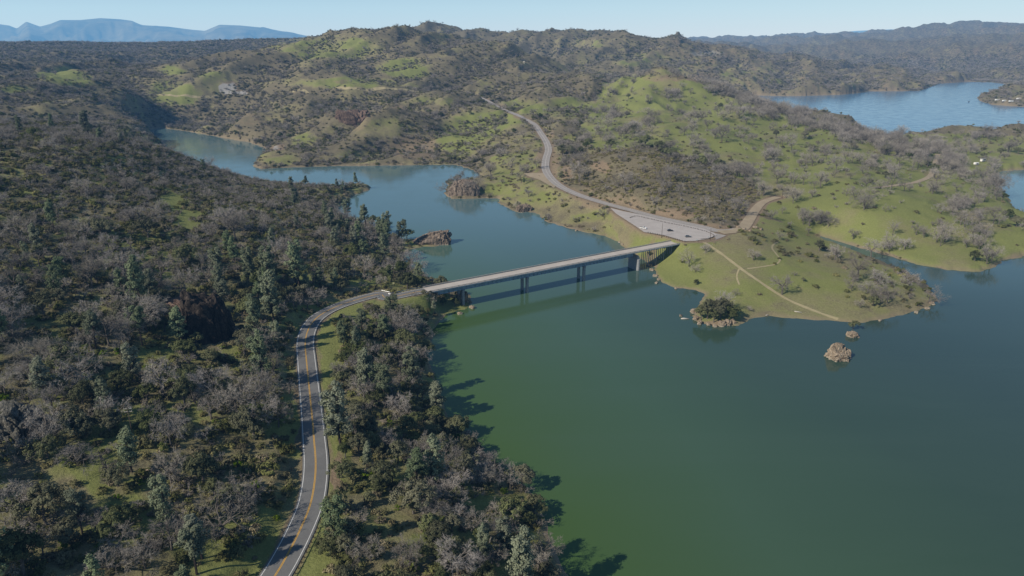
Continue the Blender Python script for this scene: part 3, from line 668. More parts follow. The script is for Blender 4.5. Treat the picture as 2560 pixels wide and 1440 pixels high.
tag(strip('road', RAMP, [ramp_w, ramp_w * 0, -ramp_w], .018, M_DIRT), 'sandy side road leaving the junction between two green hills', 'road', kind='structure')
tag(strip('path', DIRT_FAR, [3.0, 0, -3.0], .02, M_DIRT), 'sandy lane with tree shadows running down through the saddle', 'track', kind='structure')
def fill(name, poly, zoff, m, lab, cat):
    bm = bmesh.new(); vs = [bm.verts.new((p[0], p[1], p[2] + zoff)) for p in poly]; f = bm.faces.new(vs)
    bm.normal_update()
    if f.normal.z < 0: f.normal_flip()
    bmesh.ops.triangulate(bm, faces=bm.faces[:])
    me = bpy.data.meshes.new(name); bm.to_mesh(me); bm.free(); me.materials.append(m)
    return tag(link(name, me), lab, cat, kind='structure')
lot = fill('parking_lot', LOT, .025, M_LOT, 'grey parking area beside the far end of the bridge', 'parking area')
fill('path', PULL, .02, M_DIRT, 'bare dirt pullout beside the bend of the far road', 'pullout')
def drape_path(pts, w, lab):
    p = resample(catmull([q for q in pts], 6), 2.0)
    ww = w * (1 + .25 * perlin(np.arange(len(p)) * .21, np.zeros(len(p)), 4))
    tag(strip('path', p, [ww, ww * .5, ww * 0, -ww * .5, -ww], .09, M_TRACK, drape=True), lab, 'track', kind='structure')
M_TRACK = asphalt_material('trodden_dirt', (.28, .24, .13), (.40, .34, .21))
def repin(pts):                                    # lay the track on the ground that the photograph shows under it
    out = []
    for q in pts:
        u, v = project(q[0], q[1], q[2]); out.append(cast(float(u), float(v)))
    return out
drape_path(repin(TRACK_A), 1.15, 'straight dirt track crossing the grassy point to its tip')
drape_path(repin(TRACK_B), .65, 'winding foot path looping up the grassy point')
drape_path([cast(u, v) for u, v in [(720, 230), (760, 226), (850, 220), (950, 221), (1010, 224), (1050, 229)]], 3.0, 'old bench road cut across the big central hill')
drape_path([cast(u, v) for u, v in [(385, 238), (440, 240), (500, 243), (545, 240)]], 2.2, 'short bench track above the narrow inlet')
drape_path(repin(TRACK_C), .5, 'short faint foot path below the straight track')
# parking bays painted on the lot
stripes = []
a, b = at(1640, 561, 15.0), at(1745, 584, 15.0)
mk = MB()
for k in range(22):
    p = a + (b - a) * k / 21; d = (b - a)[:2] / np.linalg.norm((b - a)[:2]); nrm = np.array([d[1], -d[0]])
    c = p[:2] + nrm * 2.5
    mk.box((c[0], c[1], 15.036), (.14, 5.0, .006), math.atan2(nrm[1], nrm[0]) - math.pi / 2)
mk.done('bay_marking', M_FADE, lot)

# ------------------------------------------------------------------ bridge
B = tag(empty('road_bridge', tuple(axis(0, 0, 0)), math.atan2(AD[1], AD[0])), 'long steel girder road bridge on concrete piers crossing the narrow water', 'bridge')
L0, L1 = S0, S1
def span(name, y0, y1, z0, z1, m, x0=L0, x1=L1, parent=B):
    q = MB(); q.box(((x0 + x1) / 2, (y0 + y1) / 2, (z0 + z1) / 2), (x1 - x0, y1 - y0, z1 - z0), bevel=.03); return q.done(name, m, parent)
span('deck', -4.75, 4.75, DECK_Z - .45, DECK_Z, M_DECK)
for y in (-1, 1):
    span('kerb', y * 4.75 - .28 if y > 0 else -4.75, 4.75 if y > 0 else -4.75 + .28, DECK_Z + .003, DECK_Z + .28, M_RAIL)
    rl = span('railing', y * 4.52 - .13, y * 4.52 + .13, DECK_Z + .72, DECK_Z + .98, M_RAIL)
    rl2 = MB(); rl2.box(((L0 + L1) / 2, y * 4.52, DECK_Z + .50), (L1 - L0, .10, .12)); rl2.done('lower_rail', M_RAIL, rl)
    for k in range(46):
        x = L0 + 1.5 + (L1 - L0 - 3) * k / 45
        q = MB(); q.box((x, y * 4.52, DECK_Z + .50), (.26, .2, .44)); q.done('rail_post', M_RAIL, B)
for y in (-4.775, 4.775): span('dark_edge_strip', y - .03, y + .03, DECK_Z - .47, DECK_Z + .02, M_STEEL)  # thin strip added to darken the brightly lit deck side
GX0, GX1 = -62.0, 86.0
for y in (-3.3, -1.1, 1.1, 3.3):
    q = MB(); prof = [(-.28, -2.45), (.28, -2.45), (.28, -2.37), (.05, -2.35), (.05, -.10), (.26, -.08), (.26, 0), (-.26, 0), (-.26, -.08), (-.05, -.10), (-.05, -2.35), (-.28, -2.37)]
    q.prism(prof, 0, GX1 - GX0)
    R = Matrix.Translation((GX0, y, DECK_Z - .453)) @ Matrix.Rotation(-math.pi / 2, 4, 'Z')
    bmesh.ops.transform(q.bm, matrix=R, verts=q.bm.verts[:])
    if abs(y) > 3:
        for k in range(50):                        # web stiffeners on the outer faces
            x = GX0 + 1 + (GX1 - GX0 - 2) * k / 49
            q.box((x, y + (.16 if y > 0 else -.16), DECK_Z - 1.7), (.05, .2, 2.24))
    q.done('girder', M_STEEL, B)
for k in range(16):
    x = GX0 + 4 + (GX1 - GX0 - 8) * k / 15
    q = MB(); q.box((x, 0, DECK_Z - 1.35), (.12, 6.3, .5)); q.done('cross_brace', M_STEEL, B)
PIER_X = [-45.5, 0.0, 44.6]
for px_ in PIER_X:
    p = MB(); p.box((px_, 0, DECK_Z - 3.45), (1.5, 8.6, 1.05), bevel=.12); cap = p.done('pier_cap', M_CONC, B)
    for y in (-2.9, 2.9):
        q = MB()
        q.box((px_, y, (DECK_Z - 4.0 - 7) / 2), (1.5, 1.7, DECK_Z - 4.0 + 7), bevel=.12); q.done('pier_column', M_CONC, B)
# wide end pier with rounded noses
q = MB(); prof = []
for k in range(9):
    t = math.pi * k / 8; prof.append((-4.4 - 1.25 * math.sin(t), 1.25 * math.cos(t)))
for k in range(9):
    t = math.pi * k / 8; prof.append((4.4 + 1.25 * math.sin(t), -1.25 * math.cos(t)))
va = [q.bm.verts.new((90.5 + b_, a_, -7)) for a_, b_ in prof]; vb = [q.bm.verts.new((90.5 + b_, a_, DECK_Z - 5.2)) for a_, b_ in prof]
q.bm.faces.new(va); q.bm.faces.new(vb[::-1])
for k in range(len(prof)): q.bm.faces.new((va[k], vb[k], vb[(k + 1) % len(prof)], va[(k + 1) % len(prof)]))
q.done('pier_base', M_CONC, B)
q = MB(); q.box((90.2, 0, DECK_Z - 4.06), (1.5, 8.4, 2.26), bevel=.1); q.done('pier_wall', M_CONC, B)
for px_ in (100.5, 107.5, 114.5, 121.5):
    q = MB(); q.box((px_, 0, DECK_Z - .85), (.9, 8.6, .78), bevel=.06); q.done('bent_cap', M_CONC, B)
    for k in range(5):
        y = -3.6 + 1.8 * k
        q = MB(); q.tube([(px_, y, -3), (px_, y, DECK_Z - 1.26)], .24, 8); q.done('bent_column', M_CONC, B, True)
for x in (L0 + .2, L1 - .2):
    q = MB(); q.box((x, 0, DECK_Z - 2.6), (1.6, 9.4, 4.28), bevel=.08); q.done('abutment', M_CONC, B)

# ------------------------------------------------------------------ guardrails
def guardrail(line, side, lab, off=4.75):
    line = np.asarray(line); d = np.gradient(line[:, :2], axis=0); d /= np.linalg.norm(d, axis=1)[:, None]
    nrm = np.stack([-d[:, 1], d[:, 0]], 1)
    p = line[:, :2] + nrm * off * side; zc = line[:, 2]
    g = tag(empty('guardrail', (p[0, 0], p[0, 1], zc[0])), lab, 'guardrail')
    prof = [(0, .42), (.07, .50), (0, .58), (.07, .66), (0, .74)]
    Vv = []
    for dx, h in prof:
        Vv.append(np.stack([p[:, 0] - p[0, 0] - nrm[:, 0] * side * dx, p[:, 1] - p[0, 1] - nrm[:, 1] * side * dx, zc - zc[0] + h], 1))
    nn = len(p); q = (np.arange(4)[:, None] * nn + np.arange(nn - 1)[None]).ravel()
    link('rail', mesh_np('rail', np.vstack(Vv), np.stack([q, q + 1, q + nn + 1, q + nn], 1), M_GALV), g)
    for k in range(0, nn, 1):
        m = MB(); m.box((p[k, 0] - p[0, 0] + nrm[k, 0] * side * .16, p[k, 1] - p[0, 1] + nrm[k, 1] * side * .16, zc[k] - zc[0] + .16), (.2, .2, 1.15), math.atan2(d[k, 1], d[k, 0])); m.done('post', M_WOOD, g)
    return g
k1 = int(np.argmin(np.hypot(*(ROAD_NEAR[:, :2] - at(768, 1318, 16)[:2]).T)))
guardrail(ROAD_NEAR[2:k1 + 1], -1, 'steel guardrail on dark posts along the lake side of the near road')
kk = len(ROAD_NEAR)
guardrail(ROAD_NEAR[kk - 18:kk - 1], 1, 'short guardrail leading onto the near end of the bridge', 4.7)

# ------------------------------------------------------------------ rocks
def ico(sub):
    bm = bmesh.new(); bmesh.ops.create_icosphere(bm, subdivisions=sub, radius=1.0)
    V = np.array([v.co[:] for v in bm.verts]); Fc = np.array([[v.index for v in f.verts] for f in bm.faces]); bm.free(); return V, Fc
ICO5 = ico(6); ICO3 = ico(3)
def noise3(p, s, seed): return (perlin(p[:, 0] * s + p[:, 2] * s * .37, p[:, 1] * s - p[:, 2] * s * .61, seed) + perlin(p[:, 1] * s + 9, p[:, 2] * s + p[:, 0] * s * .43, seed + 3) + perlin(p[:, 2] * s - 5, p[:, 0] * s + p[:, 1] * s * .29, seed + 6)) / 1.8
def rock(name, loc, size, rz, m, lab, seed=0, shape=None, rough=.22, cracks=.10, base=ICO5, group=None, blocky=.35, cat='rock'):
    V, Fc = base; P = V.copy()
    # squarer, flatter-sided stone
    P = np.sign(P) * np.abs(P) ** (1 - blocky)
    size = np.array(size)
    nz = rough * noise3(V, 1.1, seed) + rough * .55 * noise3(V, 2.6, seed + 20) + rough * .32 * noise3(V, 6.0, seed + 40) + rough * .16 * noise3(V, 14, seed + 44)
    ang = np.arctan2(V[:, 1], V[:, 0])
    fis = -cracks * np.clip(1 - np.abs(noise3(np.stack([V[:, 0], V[:, 1], V[:, 2] * .25], 1), 3.2, seed + 60)) * 5, 0, 1)
    P = P * (1 + nz + fis)[:, None]
    if shape is not None: P = shape(P)
    P = P * size
    me = mesh_np(name, P, Fc, m, smooth=False)
    o = link(name, me); o.location = loc; o.rotation_euler = (0, 0, rz)
    tag(o, lab, cat, group); return o
p = at(2096, 900, 0)
def sh_tan(P):
    P = P.copy(); P[:, 0] -= .25 * np.clip(-P[:, 2], 0, 1) * (P[:, 0] < 0); P[:, 2] = np.where(P[:, 0] < -.45, P[:, 2] * (1 - 1.1 * np.clip((-.45 - P[:, 0]), 0, .7)), P[:, 2])
    step = np.clip((P[:, 1] + .25) / .3, 0, 1); P[:, 2] = np.where(P[:, 2] > 0, P[:, 2] * (.55 + .45 * step), P[:, 2]); return P
rock('lake_rock', (p[0] + .6, p[1] + 2.2, -1.0), (6.0, 4.6, 7.2), .1, M_ROCK_T, 'tan cracked rock standing alone in the open water', 3, sh_tan, .30, .20)
p = at(2131, 841, 0); rock('lake_rock', (p[0], p[1], -.5), (3.0, 2.4, 3.0), .4, M_ROCK_T, 'small pale rock under a bush just off the grassy point', 9, None, .3)
p = at(1702, 790, 0); rock('lake_rock', (p[0], p[1], -.2), (1.0, .9, 1.3), 0, M_ROCK_G, 'round boulder poking out of the water left of the bushy islet', 12, None, .2, base=ICO3)
p = at(1088, 611, 0)
def sh_wedge(P):
    P = P.copy(); t = np.clip((P[:, 0] + 1) / 2, 0, 1.1); up = P[:, 2] > 0
    P[:, 2] = np.where(up, P[:, 2] * (.30 + .78 * t ** 1.1), P[:, 2]); P[:, 0] = np.where(up & (P[:, 0] > .3), P[:, 0] + .10 * P[:, 2], P[:, 0]); return P
p2 = at(1075, 612, 0)
rock('rock_promontory', (p2[0] - .5, p2[1] + 3.5, -1.0), (15.5, 6.5, 12.5), .12, M_ROCK_B, 'wedge shaped brown rock jutting into the water from the wooded shore', 21, sh_wedge, .2, .14)
p = at(1157, 495, 0)
rock('rock_headland', (p[0] + 2, p[1] + 9, -1.5), (16.5, 11, 17.5), 0, M_ROCK_B, 'rounded brown rock knob at the edge of the upper water', 31, None, .13, .13, blocky=.22)
p = at(1310, 530, 0); rock('shore_rock', (p[0], p[1] + 3, 0), (8, 5, 6), .3, M_ROCK_B, 'dark fluted rock on the shore below the bare tree', 35, None, .25, .14)
p = cast(512, 860); rock('rock_outcrop', (p[0] - 2, p[1] + 8, p[2] - 2), (11.5, 9, 22), .5, M_ROCK_SHADE, 'tall crag in dark shade colour rising from the brush left of the road bend', 41, None, .24, .14)
p = cast(450, 790); rock('rock_outcrop', (p[0], p[1] + 4, p[2] - 2), (11, 9, 9), -.3, M_ROCK_R, 'reddish sloping outcrop joined to the left flank of the tall crag', 44, None, .26, .12)
p = cast(25, 1085); rock('rock_outcrop', (p[0] - 2, p[1] + 2, p[2] - 2), (9, 7, 10), .2, M_ROCK_G, 'lichen grey outcrop at the left edge of the photo', 47, None, .3, .14)
p = cast(885, 310); rock('rock_outcrop', (p[0], p[1] + 8, p[2] - 6), (28, 16, 26), 0, M_ROCK_R, 'brown craggy outcrop on the far bank above the upper water', 51, None, .3, .12)
p = cast(378, 1190); rock('boulder', (p[0], p[1], p[2] + .3), (2.2, 1.8, 2.0), .6, M_ROCK_T, 'pale boulder in the brush near the bottom left', 55, None, .3, base=ICO3)
p = cast(1160, 752); rock('shore_rock', (p[0] - 1.0, p[1], 1.0), (4.0, 3.4, 6.0), 0, M_ROCK_T, 'pale boulder at the waterline under the near end of the bridge', 58, None, .28)
p = cast(1880, 582)
for k in range(5):
    q = cast(1846 + 14 * k, 570 + 4 * (k % 3)); rock('boulder', (q[0], q[1], q[2] + .2), (1.6 + .5 * (k % 2), 1.3, 1.1), k, M_ROCK_T, 'whitish boulder on the brushy knoll beside the junction', 60 + k, None, .3, base=ICO3, group='whitish boulders on the knoll')
for k, (u, v, s) in enumerate([(1737, 783, 1.8), (1742, 800, 1.6), (1750, 811, 1.3), (1772, 814, 1.0), (1788, 818, 1.0), (1806, 815, 2.0), (1820, 812, 2.2), (1834, 810, 1.6), (1800, 792, 2.2)]):
    q = at(u, v, 0); rock('boulder', (q[0], q[1] + .8, .3), (s * 1.3, s, s * 1.1), k * .7, M_ROCK_T, 'tan boulder at the waterline of the bushy islet', 70 + k, None, .3, base=ICO3, group='boulders around the bushy islet')
for k, (u, v, s) in enumerate([(1638, 690, 1.3), (1646, 700, 1.0), (1630, 676, 1.2), (1641, 708, .9), (1620, 664, .9), (1690, 722, .8), (1556, 612, 1.0), (1548, 606, .8), (1440, 577, .9), (1180, 770, 1.4), (1150, 785, 1.2), (2330, 760, 1.4), (2318, 772, 1.1), (2334, 742, 1.3), (2290, 782, .9), (2200, 802, .8), (1200, 1122, 1.2), (1222, 1140, 1.0), (1170, 1084, 1.1)]):
    q = at(u, v, 0); rock('boulder', (q[0], q[1], .15), (s * 1.3, s, s * .9), k * 1.3, M_ROCK_T, 'tan stone on the muddy shoreline of the near lake', 90 + k, None, .3, base=ICO3, group='stones along the near lake shoreline')
# drift wood
q = MB()
lg = at(1712, 797, 0)
q.tube([(lg[0] - 2.2, lg[1], .1), (lg[0] - .5, lg[1] - .2, .25), (lg[0] + 2.4, lg[1] - .5, .12)], [.42, .5, .3], 8)
tag(q.done('driftwood_log', M_PALE, None, True), 'pale drift log floating beside the bushy islet', 'log')
for k, (u, v, a, ln) in enumerate([(1918, 791, .4, 2.2), (1995, 783, -.45, 4.0)]):
    c = cast(u, v - 2); q = MB(); q.tube([(c[0] - ln / 2 * math.cos(a), c[1] - ln / 2 * math.sin(a), c[2] + .3), (c[0], c[1], c[2] + .35), (c[0] + ln / 2 * math.cos(a), c[1] + ln / 2 * math.sin(a), c[2] + .3)], [.3, .26, .16], 7)
    tag(q.done('driftwood_log', M_PALE, None, True), ['pale drift log washed up at the small cove right of the bushy islet', 'long bleached log lying in the grass near the straight track'][k], 'log')

# ------------------------------------------------------------------ poles, signs, bollards, vehicles, buildings
def pole(base, h, lab, arms=True, lean=0.0, m=M_WOOD):
    o = tag(empty('utility_pole', tuple(base), .2), lab, 'utility pole')
    q = MB(); q.tube([(0, 0, -.5), (lean * .5, 0, h * .5), (lean, 0, h)], [.19, .16, .12], 8); q.done('pole_shaft', m, o, True)
    if arms:
        for k, zz in enumerate((h - .5, h - 1.6)):
            q = MB(); q.box((lean, .12, zz), (2.5, .12, .16)); ca_ = q.done('crossarm', M_PALE, o)
            for x in (-1.1, -.5, .5, 1.1):
                r_ = MB(); r_.tube([(lean + x, .12, zz + .08), (lean + x, .12, zz + .34)], [.05, .09], 6); r_.done('insulator', M_RAIL, ca_, True)
    else:
        q = MB(); q.tube([(0, 0, h - .3), (.9, 0, h + .1), (1.5, 0, h + .12)], .05, 6); q.done('lamp_arm', M_GALV, o)
    return o
pole(cast(333, 1092), 11, 'dark utility pole with pale crossarms in the brush left of the road')
pole(cast(986, 712), 12.5, 'utility pole with two crossarms beside the near end of the bridge')
pole(cast(1654, 595), 11, 'thin pole on the slope in front of the parking area', False)
pole(cast(1775, 601), 8.5, 'thin pole at the right end of the parking area', False)
pole(cast(845, 845), 7, 'bare wooden post in the grass on the lake side of the road bend', False)
pole(cast(1955, 496), 5, 'short pole beside the sandy side road', False)
def sign(u, v, lab, w=1.0, hh=1.2, m=None, h=1.5):
    c = cast(u, v); o = tag(empty('road_sign', tuple(c), .3), lab, 'sign')
    q = MB(); q.box((0, .06, h / 2), (.1, .1, h)); q.done('post', M_GALV, o)
    q = MB(); q.box((0, 0, h), (w, .05, hh), bevel=.02); q.done('sign_panel', m or M_WHI, o)
M_SIGNY = simple('pale_yellow_sign', (.72, .66, .35), .6, .3, .1, 2)
sign(962, 712, 'pale diamond sign left of the bridge approach', 1.1, 1.1, M_SIGNY); sign(984, 714, 'pale sign beside the foot of the crossarm pole', 1.2, 1.1, M_SIGNY)
sign(915, 730, 'small white marker on the inner side of the road bend', .5, .8, M_WHI, 1.2); sign(1062, 722, 'white marker at the near corner of the bridge', .7, .9, M_WHI, 1.2)
sign(1742, 604, 'white sign board by the far end of the bridge', 1.4, 1.0, M_WHI); sign(1770, 597, 'white board at the right tip of the parking area', 1.4, 1.0, M_WHI); sign(1697, 572, 'small white sign at the top edge of the parking area', .8, .9, M_WHI, 1.3)

M_BOLL = simple('dark_bollard_wood', (.10, .085, .07), .9, .1, .3, 4)
q = MB(); q.tube([(0, 0, -.2), (0, 0, .75), (0, 0, .9)], [.2, .2, .12], 8); boll0 = q.done('bollard', M_BOLL, None, True)
def bollards(pts, n, lab, grp):
    line = resample(catmull([at(u, v, 15.0) for u, v in pts], 6), .5)
    s = np.linspace(0, len(line) - 1, n).astype(int)
    for k, i in enumerate(s):
        global boll0
        o = boll0 if boll0.get('label') is None else boll0.copy()
        if o is not boll0: COL.objects.link(o)
        o.location = (line[i, 0], line[i, 1], 15.0); o['label'] = lab; o['category'] = 'bollard'; o['group'] = grp
bollards([(1575, 545), (1588, 541), (1604, 543), (1660, 556), (1720, 568), (1765, 579)], 58, 'dark wooden bollard in the long row along the far side of the parking area', 'bollards on the road side of the parking area')
bollards([(1620, 582), (1650, 588), (1680, 596), (1712, 604)], 17, 'dark wooden bollard in the short row on the lake side of the parking area', 'bollards on the lake side of the parking area')
kl = resample(catmull([at(u, v, 15.0) for u, v in [(1765, 579), (1780, 585), (1785, 590), (1775, 595), (1752, 598)]], 6), 1.0)
q = MB(); q.tube([(a_[0], a_[1], 15.12) for a_ in kl], .22, 6); tag(q.done('log_barrier', M_BOLL), 'dark curved log barrier round the right end of the parking area', 'barrier')

M_GLASS = simple('dark_glass', (.02, .025, .03), .1, .6, .05, 1); M_TYRE = simple('tyre_rubber', (.02, .02, .02), .9, .1, .1, 3)
def vehicle(loc, rz, paint, lab, pickup=False, cat='car'):
    o = tag(empty('parked_car', tuple(loc), rz), lab, cat)
    pm = simple('paint_' + '_'.join(str(int(c * 100)) for c in paint), paint, .3, .5, .05, 1)
    q = MB()
    if pickup: prof = [(-2.6, .45), (2.55, .45), (2.65, .8), (2.5, 1.02), (1.2, 1.1), (1.05, 1.12), (-.5, 1.12), (-.52, 1.08), (-2.6, 1.08)]
    else: prof = [(-2.2, .42), (2.2, .42), (2.3, .68), (2.15, .86), (1.15, .96), (-1.6, 1.0), (-2.25, .92), (-2.3, .65)]
    q.prism(prof, -.92, .92); bmesh.ops.bevel(q.bm, geom=q.bm.edges[:], offset=.06, segments=2, affect='EDGES'); q.done('body', pm, o)
    q = MB()
    if pickup: cab = [(-.5, 1.12), (1.15, 1.12), (.45, 1.78), (-.35, 1.8)]
    else: cab = [(-1.75, .98), (1.15, .95), (.35, 1.45), (-1.1, 1.48)]
    q.prism(cab, -.78, .78); bmesh.ops.bevel(q.bm, geom=q.bm.edges[:], offset=.05, segments=2, affect='EDGES'); q.done('windows', M_GLASS, o)
    q = MB(); x0, x1 = (-.38, .48) if pickup else (-1.1, .36); zt = 1.8 if pickup else 1.48
    q.box(((x0 + x1) / 2, 0, zt + .02), (x1 - x0, 1.45, .07), bevel=.02); q.done('cab_roof', pm, o)
    if pickup:
        q = MB(); q.box((-1.58, 0, 1.10), (1.9, 1.5, .06)); q.done('cargo_bed', M_TYRE, o)
    for x in (-1.45, 1.45):
        for y in (-.86, .86):
            q = MB(); q.tube([(x, y - .11, .34), (x, y + .11, .34)], .34, 14); w = q.done('wheel', M_TYRE, o)
            q = MB(); q.tube([(x, y - .125, .34), (x, y + .125, .34)], .19, 10); q.done('rim', M_GALV, w)
    for y in (-.62, .62):
        q = MB(); q.box((2.27 if not pickup else 2.58, y, .74), (.12, .35, .14), bevel=.02); q.done('headlight', M_WHI, o)
c = at(1608, 572, 15.0); vehicle((c[0], c[1], 15.03), -.5, (.75, .74, .72), 'white pickup truck with a dark bed parked at the lake edge of the lot', True, 'pickup truck')
c = at(1675, 578, 15.0); vehicle((c[0], c[1], 15.03), .1, (.03, .032, .035), 'black car parked in the middle of the parking area')
c = at(1720, 593, 15.0); vehicle((c[0], c[1], 15.03), .1, (.12, .125, .13), 'dark grey car parked nearest the bridge')

M_CREAM = simple('cream_wall', (.62, .56, .45), .8, .2, .1, 1); M_WWALL = simple('white_siding', (.75, .74, .72), .7, .2, .06, 1); M_ROOF = simple('grey_roof', (.5, .5, .49), .7, .2, .1, 1)
def hut(c, w, d, h, rz, lab, name='house', cat='house', wall=None, roof=None):
    o = tag(empty(name, tuple(c), rz), lab, cat)
    q = MB(); q.box((0, 0, h / 2 - .3), (w, d, h + .6)); q.done('wall', wall or M_WWALL, o)
    q = MB(); q.prism([(-d / 2 - .4, h), (d / 2 + .4, h), (0, h + d * .22)], -w / 2 - .4, w / 2 + .4)
    bmesh.ops.transform(q.bm, matrix=Matrix.Rotation(math.pi / 2, 4, 'Z'), verts=q.bm.verts[:]); q.done('roof', roof or M_ROOF, o)
    q = MB(); q.box((w * .2, -d / 2 - .03, 1.0), (1.0, .1, 2.0)); q.done('door', M_WOOD, o)
    q = MB(); q.box((-w * .2, -d / 2 - .03, h * .55), (1.6, .1, 1.0)); q.done('window', M_GLASS, o)
c = cast(1310, 158); hut(c, 3.5, 3.2, 4.2, .2, 'small cream hut alone on the brushy ridge behind the far road', 'hut', 'hut', M_CREAM, M_CREAM)
def rv(u, v, w, lab, grp, rz=0.1, h=3.2):
    c = cast(u, v); o = tag(empty('camper_trailer', tuple(c), rz), lab, 'camper', grp)
    q = MB(); q.box((0, 0, .6 + h / 2), (w, 2.8, h), bevel=.3); q.done('body', M_WWALL, o)
    q = MB(); q.box((w * .1, -1.41, .6 + h * .6), (w * .5, .06, .8)); q.done('window', M_GLASS, o)
    for x in (-w * .2, w * .2):
        q = MB(); q.tube([(x, -1.3, .45), (x, 1.3, .45)], .45, 10); q.done('wheel', M_TYRE, o)
for u, v, w, lab in [(2493, 252, 12, 'white camper at the tip of the wooded spit'), (2510, 254, 9, 'second white camper from the tip of the spit'), (2527, 255, 11, 'white camper in the middle of the wooded spit'), (2547, 249, 13, 'large white camper farthest along the spit')]:
    rv(u, v, w, lab, 'campers on the spit')
rv(2247, 343, 9, 'white camper among bare trees near the far shore', None); rv(2457, 404, 9, 'white camper on the flat beside the small bay', None, .5); rv(2440, 412, 6, 'small pale trailer left of the camper by the small bay', None, .3, 2.4)
c = at(2422, 255, 0); o = tag(empty('motor_boat', tuple(c), .9), 'small dark motor boat out on the wide lake', 'boat')
q = MB(); q.prism([(-4, .2), (3, .2), (5.2, 1.3), (-4, 1.2)], -1.3, 1.3); q.done('hull', simple('dark_hull', (.05, .06, .09), .4, .4), o)
q = MB(); q.box((-.5, 0, 1.9), (2.6, 1.7, 1.4), bevel=.15); q.done('cabin', M_GLASS, o)

# ------------------------------------------------------------------ plants: meshes
def quads(centers, normals, su, sv, rng):
    n = len(centers); r = rng.normal(size=(n, 3)); t = np.cross(normals, r); t /= np.linalg.norm(t, axis=1)[:, None] + 1e-9
    b = np.cross(normals, t); su = np.broadcast_to(su, (n,))[:, None]; sv = np.broadcast_to(sv, (n,))[:, None]
    V = np.stack([centers - t * su - b * sv * .3, centers + t * su * .3 - b * sv, centers + t * su + b * sv * .3, centers - t * su * .3 + b * sv], 1).reshape(-1, 3)
    return V, np.arange(4 * n).reshape(n, 4)
def clump_leaves(cc, cr_, per, size, rng, core, up=.25):
    Cs, Ns, S = [], [], []
    for c, r in zip(cc, cr_):
        d = rng.normal(size=(per, 3)); d /= np.linalg.norm(d, axis=1)[:, None]
        rad = r * rng.uniform(.35, 1.0, per)[:, None] ** .6
        Cs.append(c + d * rad * np.array([1, 1, .8])); out = (c - core); out = out / (np.linalg.norm(out) + 1e-6)
        nn = d * .9 + out * .6 + np.array([0, 0, up]) + rng.normal(size=(per, 3)) * .45
        Ns.append(nn / np.linalg.norm(nn, axis=1)[:, None]); S.append(size * rng.uniform(.6, 1.35, per))
    Cs = np.vstack(Cs); Ns = np.vstack(Ns); S = np.concatenate(S)
    return quads(Cs, Ns, S, S * .62, rng)
def tubes_np(segs, sides=5):
    """segs: (p0, p1, r0, r1)"""
    Vs, Fs, o = [], [], 0
    for p0, p1, r0, r1 in segs:
        p0 = np.array(p0); p1 = np.array(p1); d = p1 - p0; d = d / (np.linalg.norm(d) + 1e-9)
        a = np.cross(d, [0.3, .9, .1]); a /= np.linalg.norm(a) + 1e-9; b = np.cross(d, a)
        ang = np.arange(sides) * 2 * np.pi / sides
        c = np.cos(ang)[:, None] * a + np.sin(ang)[:, None] * b
        Vs += [p0 + c * r0, p1 + c * r1]
        for k in range(sides): Fs.append([o + k, o + (k + 1) % sides, o + sides + (k + 1) % sides, o + sides + k])
        o += 2 * sides
    return np.vstack(Vs), np.array(Fs)
def ribbons(P0, P1, w, rng):
    n = len(P0); d = P1 - P0; s = np.cross(d, rng.normal(size=(n, 3))); s /= np.linalg.norm(s, axis=1)[:, None] + 1e-9; w = np.broadcast_to(w, (n,))[:, None]
    V = np.stack([P0 - s * w, P0 + s * w, P1 + s * w * .45, P1 - s * w * .45], 1).reshape(-1, 3)
    return V, np.arange(4 * n).reshape(n, 4)
def join(*parts):
    Vs, Fs, o = [], [], 0
    for V, Fc in parts: Vs.append(V); Fs.append(Fc + o); o += len(V)
    return np.vstack(Vs), np.vstack(Fs)

def pine_geo(seed):
    rng = np.random.default_rng(seed); H = 13.0; segs = []; cc = []; cr_ = []
    lean = rng.uniform(-.6, .6, 2); fork = rng.uniform(.14, .24) if seed % 3 else rng.uniform(.34, .48); nl = rng.integers(2, 5)
    base = np.zeros(3); f = np.array([lean[0] * fork, lean[1] * fork, H * fork]); segs.append((base - [0, 0, .4], f, .28, .2))
    for l in range(nl):
        a = rng.uniform(0, 6.28) + l * 6.28 / nl; spread = rng.uniform(.7, 1.7) if nl > 1 else .2; hh = H * rng.uniform(.86, 1.0)
        tip = np.array([lean[0] + math.cos(a) * spread, lean[1] + math.sin(a) * spread, hh]); mid = f * .45 + tip * .55 + np.array([math.cos(a), math.sin(a), 0]) * spread * .3
        segs += [(f, mid, .17, .11), (mid, tip, .11, .04)]
        nb = int(50 / nl) + 5
        for k in range(nb):
            t = rng.uniform(.0, 1.0); q = f + (mid - f) * (t / .55) if t < .55 else mid + (tip - mid) * ((t - .55) / .45)
            ln = (2.6 * (1 - t) ** .7 + .55) * rng.uniform(.6, 1.1) * (1.0 if nl == 1 else .75); b = rng.uniform(0, 6.28)
            e = q + np.array([math.cos(b) * ln, math.sin(b) * ln, ln * rng.uniform(.15, .6)])
            segs.append((q, e, .05, .02)); cc += [e, q + (e - q) * .6]; cr_ += [rng.uniform(.55, .95), rng.uniform(.4, .7)]
        cc.append(tip); cr_.append(.7)
    core = np.array([lean[0] * .6, lean[1] * .6, H * .62])
    return tubes_np(segs, 5), clump_leaves(cc, cr_, 46, .19, rng, core, .35)
